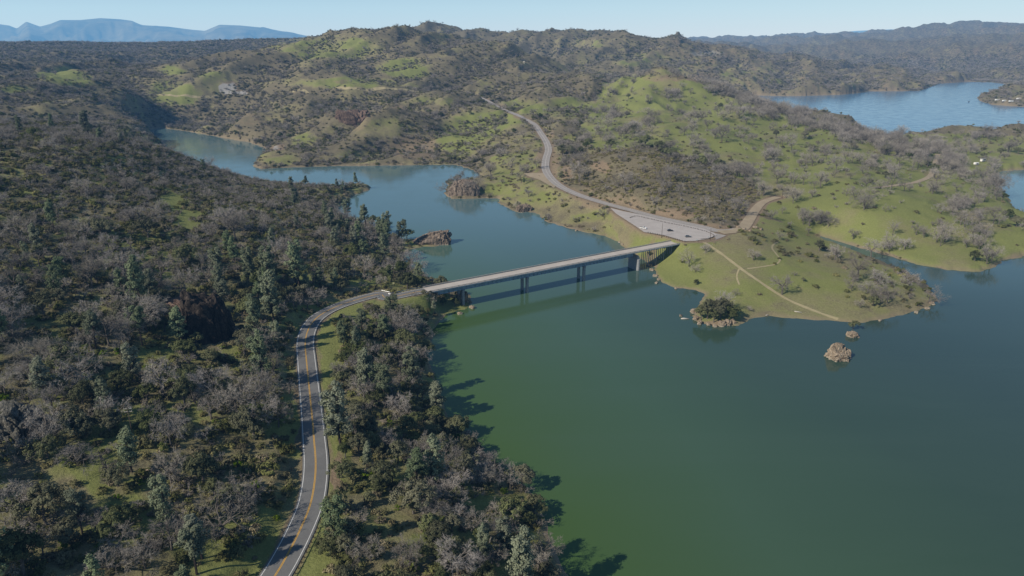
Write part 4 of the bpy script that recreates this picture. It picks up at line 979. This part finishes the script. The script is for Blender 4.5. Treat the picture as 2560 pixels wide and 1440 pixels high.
def oak_geo(seed, H=9.0, W=5.0, dense=1.0):
    rng = np.random.default_rng(seed); big, P0, P1, w = [], [], [], []
    t0 = np.array([rng.uniform(-.4, .4), rng.uniform(-.4, .4), H * rng.uniform(.2, .32)]); big.append((np.array([0, 0, -.4]), t0, .30, .24))
    def grow(p, d, ln, r, lvl):
        e = p + d * ln
        if lvl <= 2: big.append((p, e, r, r * .62))
        else: P0.append(p); P1.append(e); w.append(r)
        if lvl >= 5: return
        n = {1: 4, 2: 4, 3: 4, 4: 7}[lvl]
        n = max(2, int(n * dense + rng.uniform(0, .6)))
        for k in range(n):
            t = rng.uniform(.4, 1.0) if k else 1.0
            nd = d + rng.normal(size=3) * (.62 if lvl < 4 else .8) + np.array([0, 0, .12 - .05 * lvl]); nd /= np.linalg.norm(nd)
            grow(p + (e - p) * t, nd, ln * rng.uniform(.55, .82), max(r * .52, .02), lvl + 1)
    nl = rng.integers(4, 7)
    for k in range(nl):
        a = k * 6.28 / nl + rng.uniform(-.4, .4); el = rng.uniform(.35, 1.1)
        d = np.array([math.cos(a) * math.cos(el), math.sin(a) * math.cos(el), math.sin(el)])
        grow(t0, d, W * rng.uniform(.45, .62), .16, 1)
    P0, P1 = np.array(P0), np.array(P1); w = np.maximum(np.array(w) * .5, .019)
    return tubes_np(big, 5), ribbons(P0, P1, w, rng)
def live_geo(seed, H=8.0, W=3.8):
    rng = np.random.default_rng(seed); segs = []; cc = []; cr_ = []
    t0 = np.array([rng.uniform(-.3, .3), rng.uniform(-.3, .3), H * .25]); segs.append((np.array([0, 0, -.4]), t0, .32, .25))
    lobes = [np.array([math.cos(a) * W * .5, math.sin(a) * W * .5, H * rng.uniform(.45, .62)]) for a in rng.uniform(0, 6.28, 5)] + [np.array([rng.uniform(-.6, .6), rng.uniform(-.6, .6), H * .68])]
    for lb in lobes:
        segs.append((t0, lb, .14, .06)); R = W * rng.uniform(.42, .6)
        for k in range(15):
            d = rng.normal(size=3); d[2] = abs(d[2]) * .9 - .25; d /= np.linalg.norm(d); cc.append(lb + d * R * np.array([1, 1, .85]) * rng.uniform(.75, 1.05)); cr_.append(rng.uniform(.45, .85))
    return tubes_np(segs, 5), clump_leaves(cc, cr_, 46, .19, rng, np.array([0, 0, H * .5]), .25)
def shrub_geo(seed, H=1.7, W=1.5):
    rng = np.random.default_rng(seed); segs = []; cc = []; cr_ = []
    for k in range(int(rng.integers(12, 20))):
        a = rng.uniform(0, 6.28); q = W * math.sqrt(rng.uniform(0, 1)); h = H * (1 - .5 * (q / W) ** 2) * rng.uniform(.5, 1)
        c = np.array([q * math.cos(a), q * math.sin(a), h]); cc.append(c); cr_.append(rng.uniform(.3, .6))
        segs.append((np.array([q * math.cos(a) * .15, q * math.sin(a) * .15, -.2]), c, .04, .02))
    return tubes_np(segs, 4), clump_leaves(cc, cr_, 22, .19, rng, np.array([0, 0, .4]), .35)

KINDS = {}
def make_kind(key, geos, m_wood, m_leaf):
    out = []
    for (tv, tf), (lv, lf) in geos:
        tm = mesh_np('trunk', tv, tf, m_wood); lm = mesh_np('crown', lv, lf, m_leaf)
        jv, jf = join((tv, tf), (lv, lf)); jm = mesh_np(key, jv, jf, [m_wood, m_leaf], midx=np.r_[np.zeros(len(tf)), np.ones(len(lf))])
        out.append((tm, lm, jm))
    KINDS[key] = out
make_kind('pine', [pine_geo(100 + k) for k in range(9)], M_DARKBARK, M_PINE)
make_kind('oak', [oak_geo(200 + k, H=8 + 2.2 * (k % 3), W=4.2 + .6 * (k % 4), dense=1.0) for k in range(9)], M_BARK, M_TWIG)
make_kind('live', [live_geo(300 + k, H=7 + 1.1 * (k % 3), W=3.2 + .5 * (k % 4)) for k in range(8)], M_BARK, M_OAKLEAF)
make_kind('shrub', [shrub_geo(400 + k) for k in range(6)], M_DARKBARK, M_SHRUB)
make_kind('brush', [shrub_geo(450 + k, 1.3, 1.3) for k in range(5)], M_DARKBARK, M_DRYSHRUB)
make_kind('grey', [oak_geo(520 + k, H=2.6, W=2.2, dense=.85) for k in range(4)], M_BARK, M_TWIG)
make_kind('lush', [shrub_geo(480 + k, 2.2, 1.4) for k in range(3)], M_DARKBARK, M_LUSH)

# ------------------------------------------------------------------ plants: where they grow
def sample_ring(r0, r1, dens):
    area = .5 * (TH[-1] - TH[0] - .10) * (r1 * r1 - r0 * r0); n = int(area * dens)
    th = RNG.uniform(TH[0] + .05, TH[-1] - .05, n); r = np.sqrt(RNG.uniform(r0 * r0, r1 * r1, n))
    return r * np.sin(th), r * np.cos(th)
OPEN_A = [(430, 500, 40, 26, 1), (460, 545, 34, 34, .9), (760, 690, 50, 18, .8), (930, 700, 55, 10, 1), (1000, 722, 40, 10, 1), (660, 1400, 40, 50, .8), (735, 1050, 22, 70, .8), (300, 1290, 60, 45, .75), (230, 1180, 25, 45, .8), (350, 650, 90, 18, .6)]
OPEN_B = [(825, 880, 40, 90, 1), (812, 1010, 16, 120, 1), (825, 1180, 14, 130, 1), (815, 1330, 30, 80, 1), (770, 1430, 60, 70, 1), (1050, 756, 60, 18, 1), (1180, 1262, 34, 36, 1), (1080, 1212, 30, 12, .8), (890, 782, 50, 14, 1)]
def densities(x, y):
    z = height(x, y); u, v = project(x, y, z); c = cover(x, y, z, u, v); r = c['r']
    sd_ = gsample(SD, x, y); dr = gsample(D_ROAD, x, y)
    n1, n2, n3 = c['n1'], c['n2'], c['n3']
    n4 = fbm(x / 40, y / 40, 3, 130)
    ju, jv = c['ju'], c['jv']
    gul = sstep(-1.6, 1.6, gsample(CONC, x, y)); gw = .30 + 1.35 * gul
    oa = ell(ju, jv, OPEN_A); ob = ell(ju, jv, OPEN_B); bare = c['T']
    grassy = np.clip(c['G'], 0, 1)
    k = {}
    wood = sstep(-.35, .35, n4 + .3 * n1)
    lower = sstep(560, 760, jv)                       # the lower slope carries more trees than the brushy ridge
    a = c['a'] * (1 - oa); b = c['b'] * (1 - ob)
    openC = np.clip(c['spots'] * 1.2 + .55 * sstep(.05, .55, n1), 0, 1)
    cc = c['c'] * (1 - .93 * openC * (1 - .5 * gul)) * (1 - .8 * bare) * gw
    ridge = np.exp(-((jv - np.interp(ju, [1700, 1880, 2000, 2120, 2200, 2320, 2380], [205, 262, 300, 333, 356, 398, 420])) / 14) ** 2) * (ju > 1760) * (ju < 2400)
    clus = sstep(.15, .6, n4) + ell(ju, jv, [(2400, 590, 110, 70, 1.0), (2200, 490, 160, 12, 1), (2330, 470, 120, 14, 1), (2480, 500, 70, 26, 1), (2440, 440, 80, 28, 1), (2150, 420, 150, 16, .8), (1920, 530, 60, 30, 1), (2040, 570, 60, 22, .9), (1450, 350, 60, 20, .8), (1800, 430, 140, 16, .9), (1560, 340, 80, 18, .6), (2260, 370, 70, 26, 1), (1700, 240, 60, 20, .3), (2330, 400, 40, 40, .9), (2200, 630, 60, 14, .8), (2100, 600, 50, 12, .7), (2050, 410, 60, 14, .5), (2470, 345, 120, 7, 1)])
    clus = np.clip(clus, 0, 1)
    eastF = ell(ju, jv, [(2220, 730, 95, 46, 1), (2130, 640, 110, 18, .9), (2290, 760, 50, 26, .9), (2150, 720, 50, 26, .6)])
    isl = ell(ju, jv, [(1795, 772, 52, 30, 1)])
    dk = np.maximum((r > 1950) * sstep(760, 620, ju), sstep(420, 340, ju)) * sstep(275, 215, jv) * (1 - c['spots']) * c['c']; cc = cc + dk * 1.1
    k['oak'] = a * (.0042 * wood * (.35 + .65 * lower) + .0012) + b * (.0095 * sstep(-.3, .3, n4) + .0025) + cc * .0055 * sstep(-.3, .4, n2) * (r < 2000) + c['d'] * (.0004 + .0058 * clus * gw + .012 * ridge) + c['e'] * .001 + c['f'] * (.00022 + .0055 * eastF) + c['s'] * .0008 + c['g'] * .0012 * (r < 3200)
    k['live'] = a * (.0036 * (1 - wood) + .0020) * (.10 + .9 * lower) + b * (.0115 * sstep(-.45, .25, -n4) + .006) + cc * .0014 + c['d'] * (.00003 + .0002 * clus) + c['f'] * (.0008 * eastF)
    k['pine'] = a * (.0028 * sstep(-.4, .25, n3 + .5 * n2) * (.08 + .92 * lower)) + b * .0026 * sstep(-.4, .3, n2) * np.where(sd_ < 12, .35, 1) + ell(ju, jv, [(900, 590, 120, 60, 1), (840, 470, 60, 20, .8), (600, 700, 160, 90, .5)]) * a * .0045
    k['shrub'] = a * (.040 * (1 - .3 * wood) * (1 - .25 * lower) + .010) + b * .026 + cc * (.024 * sstep(-.6, .2, n2) + .006) + c['d'] * (.0006 + .0035 * sstep(.3, .7, n2)) * (1 - .5 * ridge) + c['f'] * (.0008 + .010 * eastF + .03 * sstep(.35, .8, n2) * (jv < 640)) + c['s'] * .011 * sstep(-.2, .5, n2) + c['g'] * .034 * sstep(-.5, .3, n2) * gw
    k['brush'] = c['e'] * .075 * sstep(-.9, .2, n2) + cc * .016 * sstep(-.4, .3, n1) + c['s'] * .016 * sstep(-.2, .5, n4) + a * .022 + b * .022 + c['d'] * .0006 + c['f'] * .0012 + ell(ju, jv, [(1860, 575, 46, 13, 1)]) * .06 + c['g'] * .010 * sstep(-.4, .3, -n1)
    k['lush'] = a * .0028 * lower + b * .0030
    k['grey'] = a * (.017 * (1 - .7 * lower) * (.5 + gul) + .003) + b * .006 + cc * .024 * sstep(-.6, .2, -n2 + .4 * n1) + c['d'] * (.0012 + .006 * ridge) + c['s'] * .004 + c['e'] * .003 + c['f'] * (.0006 + .006 * eastF) + c['g'] * .040 * sstep(-.6, .2, -n1) * gw
    ok = (sd_ > 1.2) & (z > .15)
    und = ((np.abs((x - AX[0]) * AN[0] + (y - AX[1]) * AN[1]) < 7) & ((x - AX[0]) * AD[0] + (y - AX[1]) * AD[1] > S0 - 4) & ((x - AX[0]) * AD[0] + (y - AX[1]) * AD[1] < S1 + 2))
    for key in k:
        need = {'oak': 9.0, 'live': 8.5, 'pine': 8.0, 'grey': 7.2, 'shrub': 6.6, 'brush': 6.2, 'lush': 6.5}[key]
        k[key] = k[key] * ok * (dr > need) * (~und)
    return k, z, u, v
PLANTS = {key: [] for key in KINDS}
SIGHT = [(np.array(l, float), rad) for l, rad in [([(430, 765), (460, 770), (505, 745), (545, 770), (550, 810), (500, 810)], 20), ([(1010, 600), (1060, 600), (1105, 595)], 9), ([(10, 1035), (40, 1060)], 16), ([(372, 1180), (384, 1188)], 8), ([(333, 1080), (322, 1010)], 5),
         ([(640, 432), (720, 430), (800, 430), (860, 432)], 9), ([(430, 340), (500, 372), (580, 396), (630, 412)], 13), ([(985, 655), (985, 705)], 4), ([(925, 462), (880, 476)], 6), ([(1160, 735), (1165, 750)], 8), ([(2185, 469), (2240, 463), (2295, 452), (2328, 436), (2340, 404)], 5), ([(2060, 597), (2130, 617), (2200, 640), (2290, 668)], 6), ([(2545, 440), (2530, 480), (2550, 510)], 10)]]
ROAD_PX = np.stack(project(ROAD_NEAR[::3, 0], ROAD_NEAR[::3, 1], ROAD_NEAR[::3, 2]), 1)
HT = {'grey': 2.8, 'pine': 13.0, 'oak': 9.0, 'live': 8.0, 'shrub': 1.8, 'brush': 1.4, 'lush': 2.2}
def visible(x, y, z, h, slack):
    r = np.hypot(x, y); rm = gsample(RUNMAX, x, y); e = (z + h - CAM_H) / r
    return (rm - e) * r < slack
for r0, r1, dmax, dec in ((62, 420, .09, 1.0), (420, 900, .08, 1.0), (900, 1400, .040, 1.0), (1400, 2300, .016, 1.3), (2300, 4600, .006, 2.1)):
    for key in KINDS:
        top = {'grey': .05, 'pine': .010, 'oak': .03, 'live': .018, 'shrub': .06, 'brush': .08, 'lush': .003}[key]
        if r0 >= 1400 and key in ('pine', 'lush', 'live'): continue
        thin = 1.0 / dec ** 2
        x, y = sample_ring(r0, r1, top * thin)
        if not len(x): continue
        d, z, u, v = densities(x, y)
        vis = visible(x, y, z, HT[key] * dec, 14.0)
        keep = (RNG.uniform(0, 1, len(x)) < d[key] / top) & vis & (u > -260) & (u < 2820)
        x, y, z, u, v = (q[keep] for q in (x, y, z, u, v))
        s = RNG.lognormal(0, .24, len(x)); s = np.clip(s, .5, 1.7)
        grow = {'grey': 1.15, 'pine': 1.30, 'oak': 1.22, 'live': 1.15, 'shrub': 1.2, 'brush': 1.0, 'lush': 1.0}[key]
        if key in ('pine', 'oak', 'live'): s = s * np.where(inside(u, v, P_B), .82, 1.0)
        if key == 'pine': s = s * np.where((v < 700) & (u < 1000), .85, 1.0)
        if key in ('oak', 'live'):
            rr_ = np.hypot(x, y); in_d = inside(u, v, P_D); s = s * np.where(in_d, 1.05, np.where(rr_ > 1400, .5, np.where(rr_ > 900, .66, np.where((v < 560) & (u < 1000), np.where((v < 520) & (u > 400), .5, .66), 1.0))))
        if r0 < 900:                               # the road corridor is kept clear: nothing tall stands between it and the open side
            tall = s * grow * HT[key]; bad = np.zeros(len(x), bool)
            for f in (.35, .7, 1.0):
                uu, vv = project(x, y, z + tall * f); d_, _ = seg_dist(uu, vv, ROAD_PX); bad |= d_ < np.where(v > 860, 6, 13)
                for ln_, rad in SIGHT: bad |= seg_dist(uu, vv, ln_)[0] < rad
            bad &= (RNG.uniform(0, 1, len(x)) < .93)
            x, y, z, u, v, s = (q[~bad] for q in (x, y, z, u, v, s))
        for row in zip(x, y, z, u, v, s * grow * (1 + (dec - 1) * .72)): PLANTS[key].append(row)
# the far hills carry a few scattered clumps beyond the survey rings


# hand-placed trees that the photograph shows clearly: (kind, u, v of the foot, height, label)
HAND = [('live', 1060, 742, 4, 'low bush against the near abutment'), ('live', 1076, 738, 4, 'round bush under the near end of the deck'), ('oak', 1040, 742, 5, 'small bare tree left of the near abutment'),
        ('live', 1108, 764, 5.5, 'low evergreen hiding the near abutment of the bridge'), ('oak', 1078, 762, 7, 'bare oak beside the near abutment of the bridge'), ('live', 1136, 766, 6.5, 'rounded evergreen beside the pale waterline boulder under the bridge'), ('pine', 1086, 785, 9, 'short pine just below the near end of the bridge'),
        ('pine', 852, 1118, 25, 'tall blue green pine standing over the road shoulder at mid height'), ('pine', 1092, 1045, 19, 'broad pale pine leaning over the lake at the waterline'),
        ('pine', 905, 845, 15, 'rounded blue green pine below the road bend'), ('pine', 977, 800, 16, 'dark pine hiding the bridge approach'), ('pine', 1041, 712, 15, 'slender pine with a bare trunk in front of the upper water'),
        ('pine', 895, 600, 15, 'lone pine silhouetted against the upper water'), ('pine', 690, 870, 13, 'small pale pine in the black shadow left of the road'), ('pine', 640, 850, 21, 'pair forming pine at the right foot of the tall crag'),
        ('pine', 450, 860, 20, 'pine in front of the reddish outcrop'), ('pine', 330, 1180, 17, 'pine with a dark curved trunk right of the bottom left utility pole'), ('pine', 420, 1330, 17, 'blue green pine in the bottom left near the clearing'), ('pine', 205, 1330, 15, 'bushy pine beside the grassy gap at bottom left'),
        ('oak', 2115, 490, 10, 'large bare oak alone on top of the bright green hill'), ('oak', 2213, 530, 7, 'small bare oak alone in the middle of the green slope'), ('oak', 1738, 680, 7, 'spreading bare oak on the grass right of the bridge end'), ('oak', 2065, 400, 12, 'wide bare oak in the middle of the far green slope'), ('oak', 2085, 445, 10, 'tall bare oak at the crest behind the green hill'),
        ('live', 1742, 712, 4.5, 'low dark green bush above the shore right of the bridge'), ('oak', 1838, 739, 5.5, 'small bare tree with its shadow near the bushy islet'), ('oak', 1873, 778, 4.5, 'small rounded bare tree at the neck of the bushy islet'), ('live', 2008, 704, 3.5, 'single small green shrub on the grassy point'),
        ('live', 1768, 797, 12, 'tallest dark green oak on the bushy islet'), ('live', 1800, 795, 12, 'dark green oak in the middle of the bushy islet'), ('oak', 1785, 780, 13, 'bare oak rising from the back of the bushy islet'), ('oak', 1812, 778, 12, 'second bare oak at the back of the bushy islet'), ('live', 1832, 802, 8, 'green oak at the right end of the bushy islet'), ('live', 1752, 800, 9, 'olive oak at the left end of the bushy islet'), ('live', 1784, 806, 8, 'low oak leaning over the front boulders of the bushy islet'), ('live', 1820, 790, 10, 'round oak behind the right boulders of the bushy islet'), ('live', 2130, 838, 6.0, 'olive bush growing on the small pale rock'),
        ('oak', 2150, 770, 7, 'bare tree on the lower grass of the point'), ('pine', 1310, 462, 8, 'dead looking tree at the bare pullout'), ('live', 2520, 545, 9, 'dark round oak at the mouth of the small bay'), ('live', 2505, 500, 11, 'round dark oak standing at the tip of the bay point'), ('live', 2330, 432, 12, 'dark green oak beside the sandy lane'), ('live', 2415, 350, 9, 'dark round tree on the skyline of the far shore'),
        ('live', 2460, 395, 9, 'dark green conifer like tree on the campground flat'), ('live', 2500, 390, 11, 'biggest dark tree on the campground flat'), ('live', 2545, 385, 11, 'dark tree at the right edge of the campground flat'), ('oak', 2345, 365, 12, 'bare oak casting a long shadow above the sandy lane')]

def zone(u, v, x, y, r):
    if u > 1640 and v < 245: return None
    if inside(np.array([u]), np.array([v]), P_B)[0]:
        if v < 800: return 'below the bridge approach'
        if v < 950: return 'between the road bend and the lake'
        if v < 1130: return 'midway down the wooded lakeside strip'
        if u < 960: return 'beside the lake side road shoulder'
        if v > 1330: return 'at the bottom of the wooded lake shore'
        return 'on the wooded shore before the green water'
    if inside(np.array([u]), np.array([v]), P_A)[0]:
        if v < 420: return 'on the dark ridge above the inlet'
        if v < 560: return 'on the upper slope left of the inlet' if u < 640 else 'on the wooded spur in the upper water'
        if v < 730: return 'on the open slope above the tall crag' if u < 560 else 'on the slope behind the bridge approach'
        if u > 620: return 'along the hill side of the near road' 
        if v < 930: return 'around the tall crag' if u > 330 else 'on the left slope level with the tall crag'
        if v < 1150: return 'on the slope by the crossarm utility pole' if u > 180 else 'near the lichen grey outcrop'
        return 'around the grassy gap at bottom left' if u < 420 else 'in the thick brush left of the road bottom'
    if inside(np.array([u]), np.array([v]), P_F)[0]: return 'on the grassy point right of the bridge'
    if inside(np.array([u]), np.array([v]), P_E)[0]: return 'on the brown mound above the parking area'
    if inside(np.array([u]), np.array([v]), P_D)[0]: return 'on the bright green hills' if u < 2100 or v > 440 else 'around the sandy lane and far campground'
    if inside(np.array([u]), np.array([v]), P_S)[0]: return 'on the pale bank below the far road'
    return 'on the big hill beyond the upper water'
INFO = {'pine': ('pine_tree', 'pine tree', 'grey green open crowned pine', 'trunk', 'crown'), 'oak': ('bare_oak', 'bare tree', 'leafless grey twigged oak', 'trunk', 'crown'), 'live': ('evergreen_oak', 'evergreen tree', 'dark green rounded evergreen oak', 'trunk', 'crown'),
        'grey': ('bare_shrub', 'shrub', 'leafless grey bush', 'stems', 'crown'),
        'shrub': ('chaparral_shrub', 'shrub', 'low dark olive shrub', 'stems', 'foliage'), 'brush': ('dry_bush', 'bush', 'small dry olive brown bush', 'stems', 'foliage'), 'lush': ('green_bush', 'bush', 'bright yellow green bush', 'stems', 'foliage')}
def plant(key, x, y, z, s, lab, grp, i=None):
    info = INFO[key]; i = random.randrange(len(KINDS[key])) if i is None else i
    tm, lm, _ = KINDS[key][i]
    o = empty(info[0], (x, y, z - .08 * s), random.uniform(0, 6.28), (s * random.uniform(.86, 1.14), s * random.uniform(.86, 1.14), s * random.uniform(.88, 1.12))); tag(o, lab, info[1], grp)
    a = bpy.data.objects.new(info[3], tm); COL.objects.link(a); a.parent = o
    b = bpy.data.objects.new(info[4], lm); COL.objects.link(b); b.parent = o
TAKEN = []
for key, u, v, h, lab in HAND:
    c = cast(u, v); plant(key, c[0], c[1], max(c[2], .2), h / HT[key], lab, None); TAKEN.append((c[0], c[1]))
TAKEN = np.array(TAKEN)
SRC = {}
def stuff_nodes(name, col):
    ng = bpy.data.node_groups.new(name, 'GeometryNodeTree')
    ng.interface.new_socket('Geometry', in_out='INPUT', socket_type='NodeSocketGeometry'); ng.interface.new_socket('Geometry', in_out='OUTPUT', socket_type='NodeSocketGeometry')
    N, L = ng.nodes, ng.links
    gi, go = N.new('NodeGroupInput'), N.new('NodeGroupOutput'); iop = N.new('GeometryNodeInstanceOnPoints'); ci = N.new('GeometryNodeCollectionInfo')
    ci.inputs['Collection'].default_value = col; ci.inputs['Separate Children'].default_value = True; ci.inputs['Reset Children'].default_value = True
    iop.inputs['Pick Instance'].default_value = True
    def attr(nm, ty):
        a = N.new('GeometryNodeInputNamedAttribute'); a.data_type = ty; a.inputs['Name'].default_value = nm
        return [o for o in a.outputs if o.enabled and o.name == 'Attribute'][0]
    L.new(gi.outputs[0], iop.inputs['Points']); L.new(ci.outputs[0], iop.inputs['Instance'])
    L.new(attr('variant', 'INT'), iop.inputs['Instance Index']); L.new(attr('turn', 'FLOAT_VECTOR'), iop.inputs['Rotation']); L.new(attr('size', 'FLOAT_VECTOR'), iop.inputs['Scale'])
    L.new(iop.outputs[0], go.inputs[0]); return ng
STUFF = {'pine': ('pine_forest', 'scattered grey green pines farther up the slopes', 'forest'), 'oak': ('oak_woodland', 'bare grey oak woodland over the hills', 'woodland'), 'live': ('evergreen_woodland', 'dark evergreen oaks scattered through the woodland', 'woodland'),
         'grey': ('bare_scrub', 'grey leafless scrub over the upper slopes', 'scrub'),
         'shrub': ('chaparral', 'dark olive chaparral covering the slopes', 'chaparral'), 'brush': ('dry_brush', 'olive brown low brush on banks and the mound', 'brush'), 'lush': ('undergrowth', 'bright green undergrowth among the trees', 'undergrowth')}
for key, rows_ in PLANTS.items():
    if not rows_: continue
    A_ = np.array(rows_)
    if len(TAKEN) and key != 'shrub':
        dd = np.min(np.hypot(A_[:, 0, None] - TAKEN[None, :, 0], A_[:, 1, None] - TAKEN[None, :, 1]), 1); A_ = A_[dd > 4.0]
    depth = A_[:, 1] * CP - (A_[:, 2] - CAM_H) * SP
    size = A_[:, 5] * HT[key] / depth
    vis = visible(A_[:, 0], A_[:, 1], A_[:, 2], HT[key] * A_[:, 5] * .7, 0.0) & (A_[:, 3] > 8) & (A_[:, 3] < 2552) & (A_[:, 4] < 1436) & (A_[:, 4] > 30)
    order = np.argsort(-np.where(vis, size, -1)); nh = sum(1 for q in HAND if q[0] == key)
    lim = {'grey': 300, 'pine': 300, 'oak': 300, 'live': 300, 'shrub': 300, 'brush': 300, 'lush': 60}[key] - nh
    pick = order[:min(lim, int(vis.sum()))]; rest = np.setdiff1d(np.arange(len(A_)), pick)
    for i in pick:
        x, y, z, u, v, s = A_[i]
        zn = zone(u, v, x, y, math.hypot(x, y)) or 'on the far hills'
        info = INFO[key]
        med = np.median(A_[pick, 5]); word = 'large' if s > med * 1.18 else 'small' if s < med * .85 else 'mid sized'
        plant(key, x, y, z, s, f'{word} {info[2]} {zn}', f'{word} {info[2]}s {zn}')
    if len(rest):
        col = bpy.data.collections.new(STUFF[key][0] + '_forms')
        for i, (_, _, jm) in enumerate(KINDS[key]): col.objects.link(bpy.data.objects.new(f'{INFO[key][0]}_form_{chr(97 + i)}', jm))
        R_ = A_[rest]; me = bpy.data.meshes.new(STUFF[key][0]); me.vertices.add(len(R_)); co = R_[:, :3].copy(); co[:, 2] -= .08 * R_[:, 5]
        me.vertices.foreach_set('co', co.astype(np.float32).ravel())
        n_ = len(R_)
        me.attributes.new('variant', 'INT', 'POINT').data.foreach_set('value', RNG.integers(0, len(KINDS[key]), n_).astype(np.int32))
        t_ = np.zeros((n_, 3), np.float32); t_[:, 2] = RNG.uniform(0, 6.28, n_); t_[:, :2] = RNG.normal(0, .05, (n_, 2))
        me.attributes.new('turn', 'FLOAT_VECTOR', 'POINT').data.foreach_set('vector', t_.ravel())
        s_ = np.repeat(R_[:, 5:6], 3, 1) * RNG.uniform(.85, 1.15, (n_, 3)); me.attributes.new('size', 'FLOAT_VECTOR', 'POINT').data.foreach_set('vector', s_.astype(np.float32).ravel())
        o = link(STUFF[key][0], me); tag(o, STUFF[key][1], STUFF[key][2], kind='stuff')
        md = o.modifiers.new('scatter', 'NODES'); md.node_group = stuff_nodes(STUFF[key][0], col)

# ------------------------------------------------------------------ haze, light, camera
m, nt, N, L = mat('air_haze'); o_ = N.new('ShaderNodeOutputMaterial')
ab = N.new('ShaderNodeVolumeAbsorption'); ab.inputs['Color'].default_value = (.70, .45, 0, 1); ab.inputs['Density'].default_value = .000046
em = N.new('ShaderNodeEmission'); em.inputs['Color'].default_value = (.160, .42, .86, 1); em.inputs['Strength'].default_value = 4.6e-5  # volume glows by itself in place of scattered sunlight
ad = N.new('ShaderNodeAddShader'); L.new(ab.outputs[0], ad.inputs[0]); L.new(em.outputs[0], ad.inputs[1]); L.new(ad.outputs[0], o_.inputs['Volume'])
q = MB(); q.box((0, 14000, 900), (90000, 60000, 2200)); hz = q.done('haze', m); tag(hz, 'thin blue haze filling the air over the hills', 'haze', kind='structure')

SUN_EL = math.radians(36); SUN_AZ = math.radians(214)   # direction the light comes from: behind and to the left
to_sun = Vector((math.cos(SUN_AZ) * math.cos(SUN_EL), math.sin(SUN_AZ) * math.cos(SUN_EL), math.sin(SUN_EL)))
sl = bpy.data.lights.new('sun', 'SUN'); sl.energy = 5.0; sl.angle = math.radians(.53); sl.color = (1.0, .95, .87)
so = bpy.data.objects.new('sun', sl); COL.objects.link(so); so.rotation_euler = to_sun.to_track_quat('Z', 'Y').to_euler(); so.location = (0, 0, 400)
w = bpy.data.worlds.new('World'); SC.world = w; w.use_nodes = True; nt = w.node_tree
bg = nt.nodes['Background']; sky = nt.nodes.new('ShaderNodeTexSky'); sky.sky_type = 'NISHITA'; sky.sun_disc = False
sky.sun_elevation = SUN_EL; sky.sun_rotation = math.atan2(to_sun.x, to_sun.y); sky.air_density = 1.0; sky.dust_density = .1; sky.ozone_density = 3.0; sky.altitude = 300
nt.links.new(sky.outputs[0], bg.inputs[0]); bg.inputs[1].default_value = .075

cam = bpy.data.cameras.new('camera'); cam.sensor_width = 36; cam.lens = 36 * F_PX / 2560; cam.clip_start = 1; cam.clip_end = 120000
co_ = bpy.data.objects.new('camera', cam); COL.objects.link(co_); co_.location = (0, 0, CAM_H); co_.rotation_euler = (math.pi / 2 - PITCH, 0, 0); SC.camera = co_
SC.view_settings.view_transform = 'Standard'; SC.view_settings.look = 'None'; SC.view_settings.exposure = 0; SC.view_settings.gamma = 1
SC.render.engine = 'CYCLES'; SC.cycles.use_denoising = True; SC.cycles.max_bounces = 5; SC.cycles.diffuse_bounces = 2; SC.cycles.glossy_bounces = 3; SC.cycles.transmission_bounces = 2; SC.cycles.volume_bounces = 0; SC.cycles.transparent_max_bounces = 4
SC.cycles.sample_clamp_indirect = 4
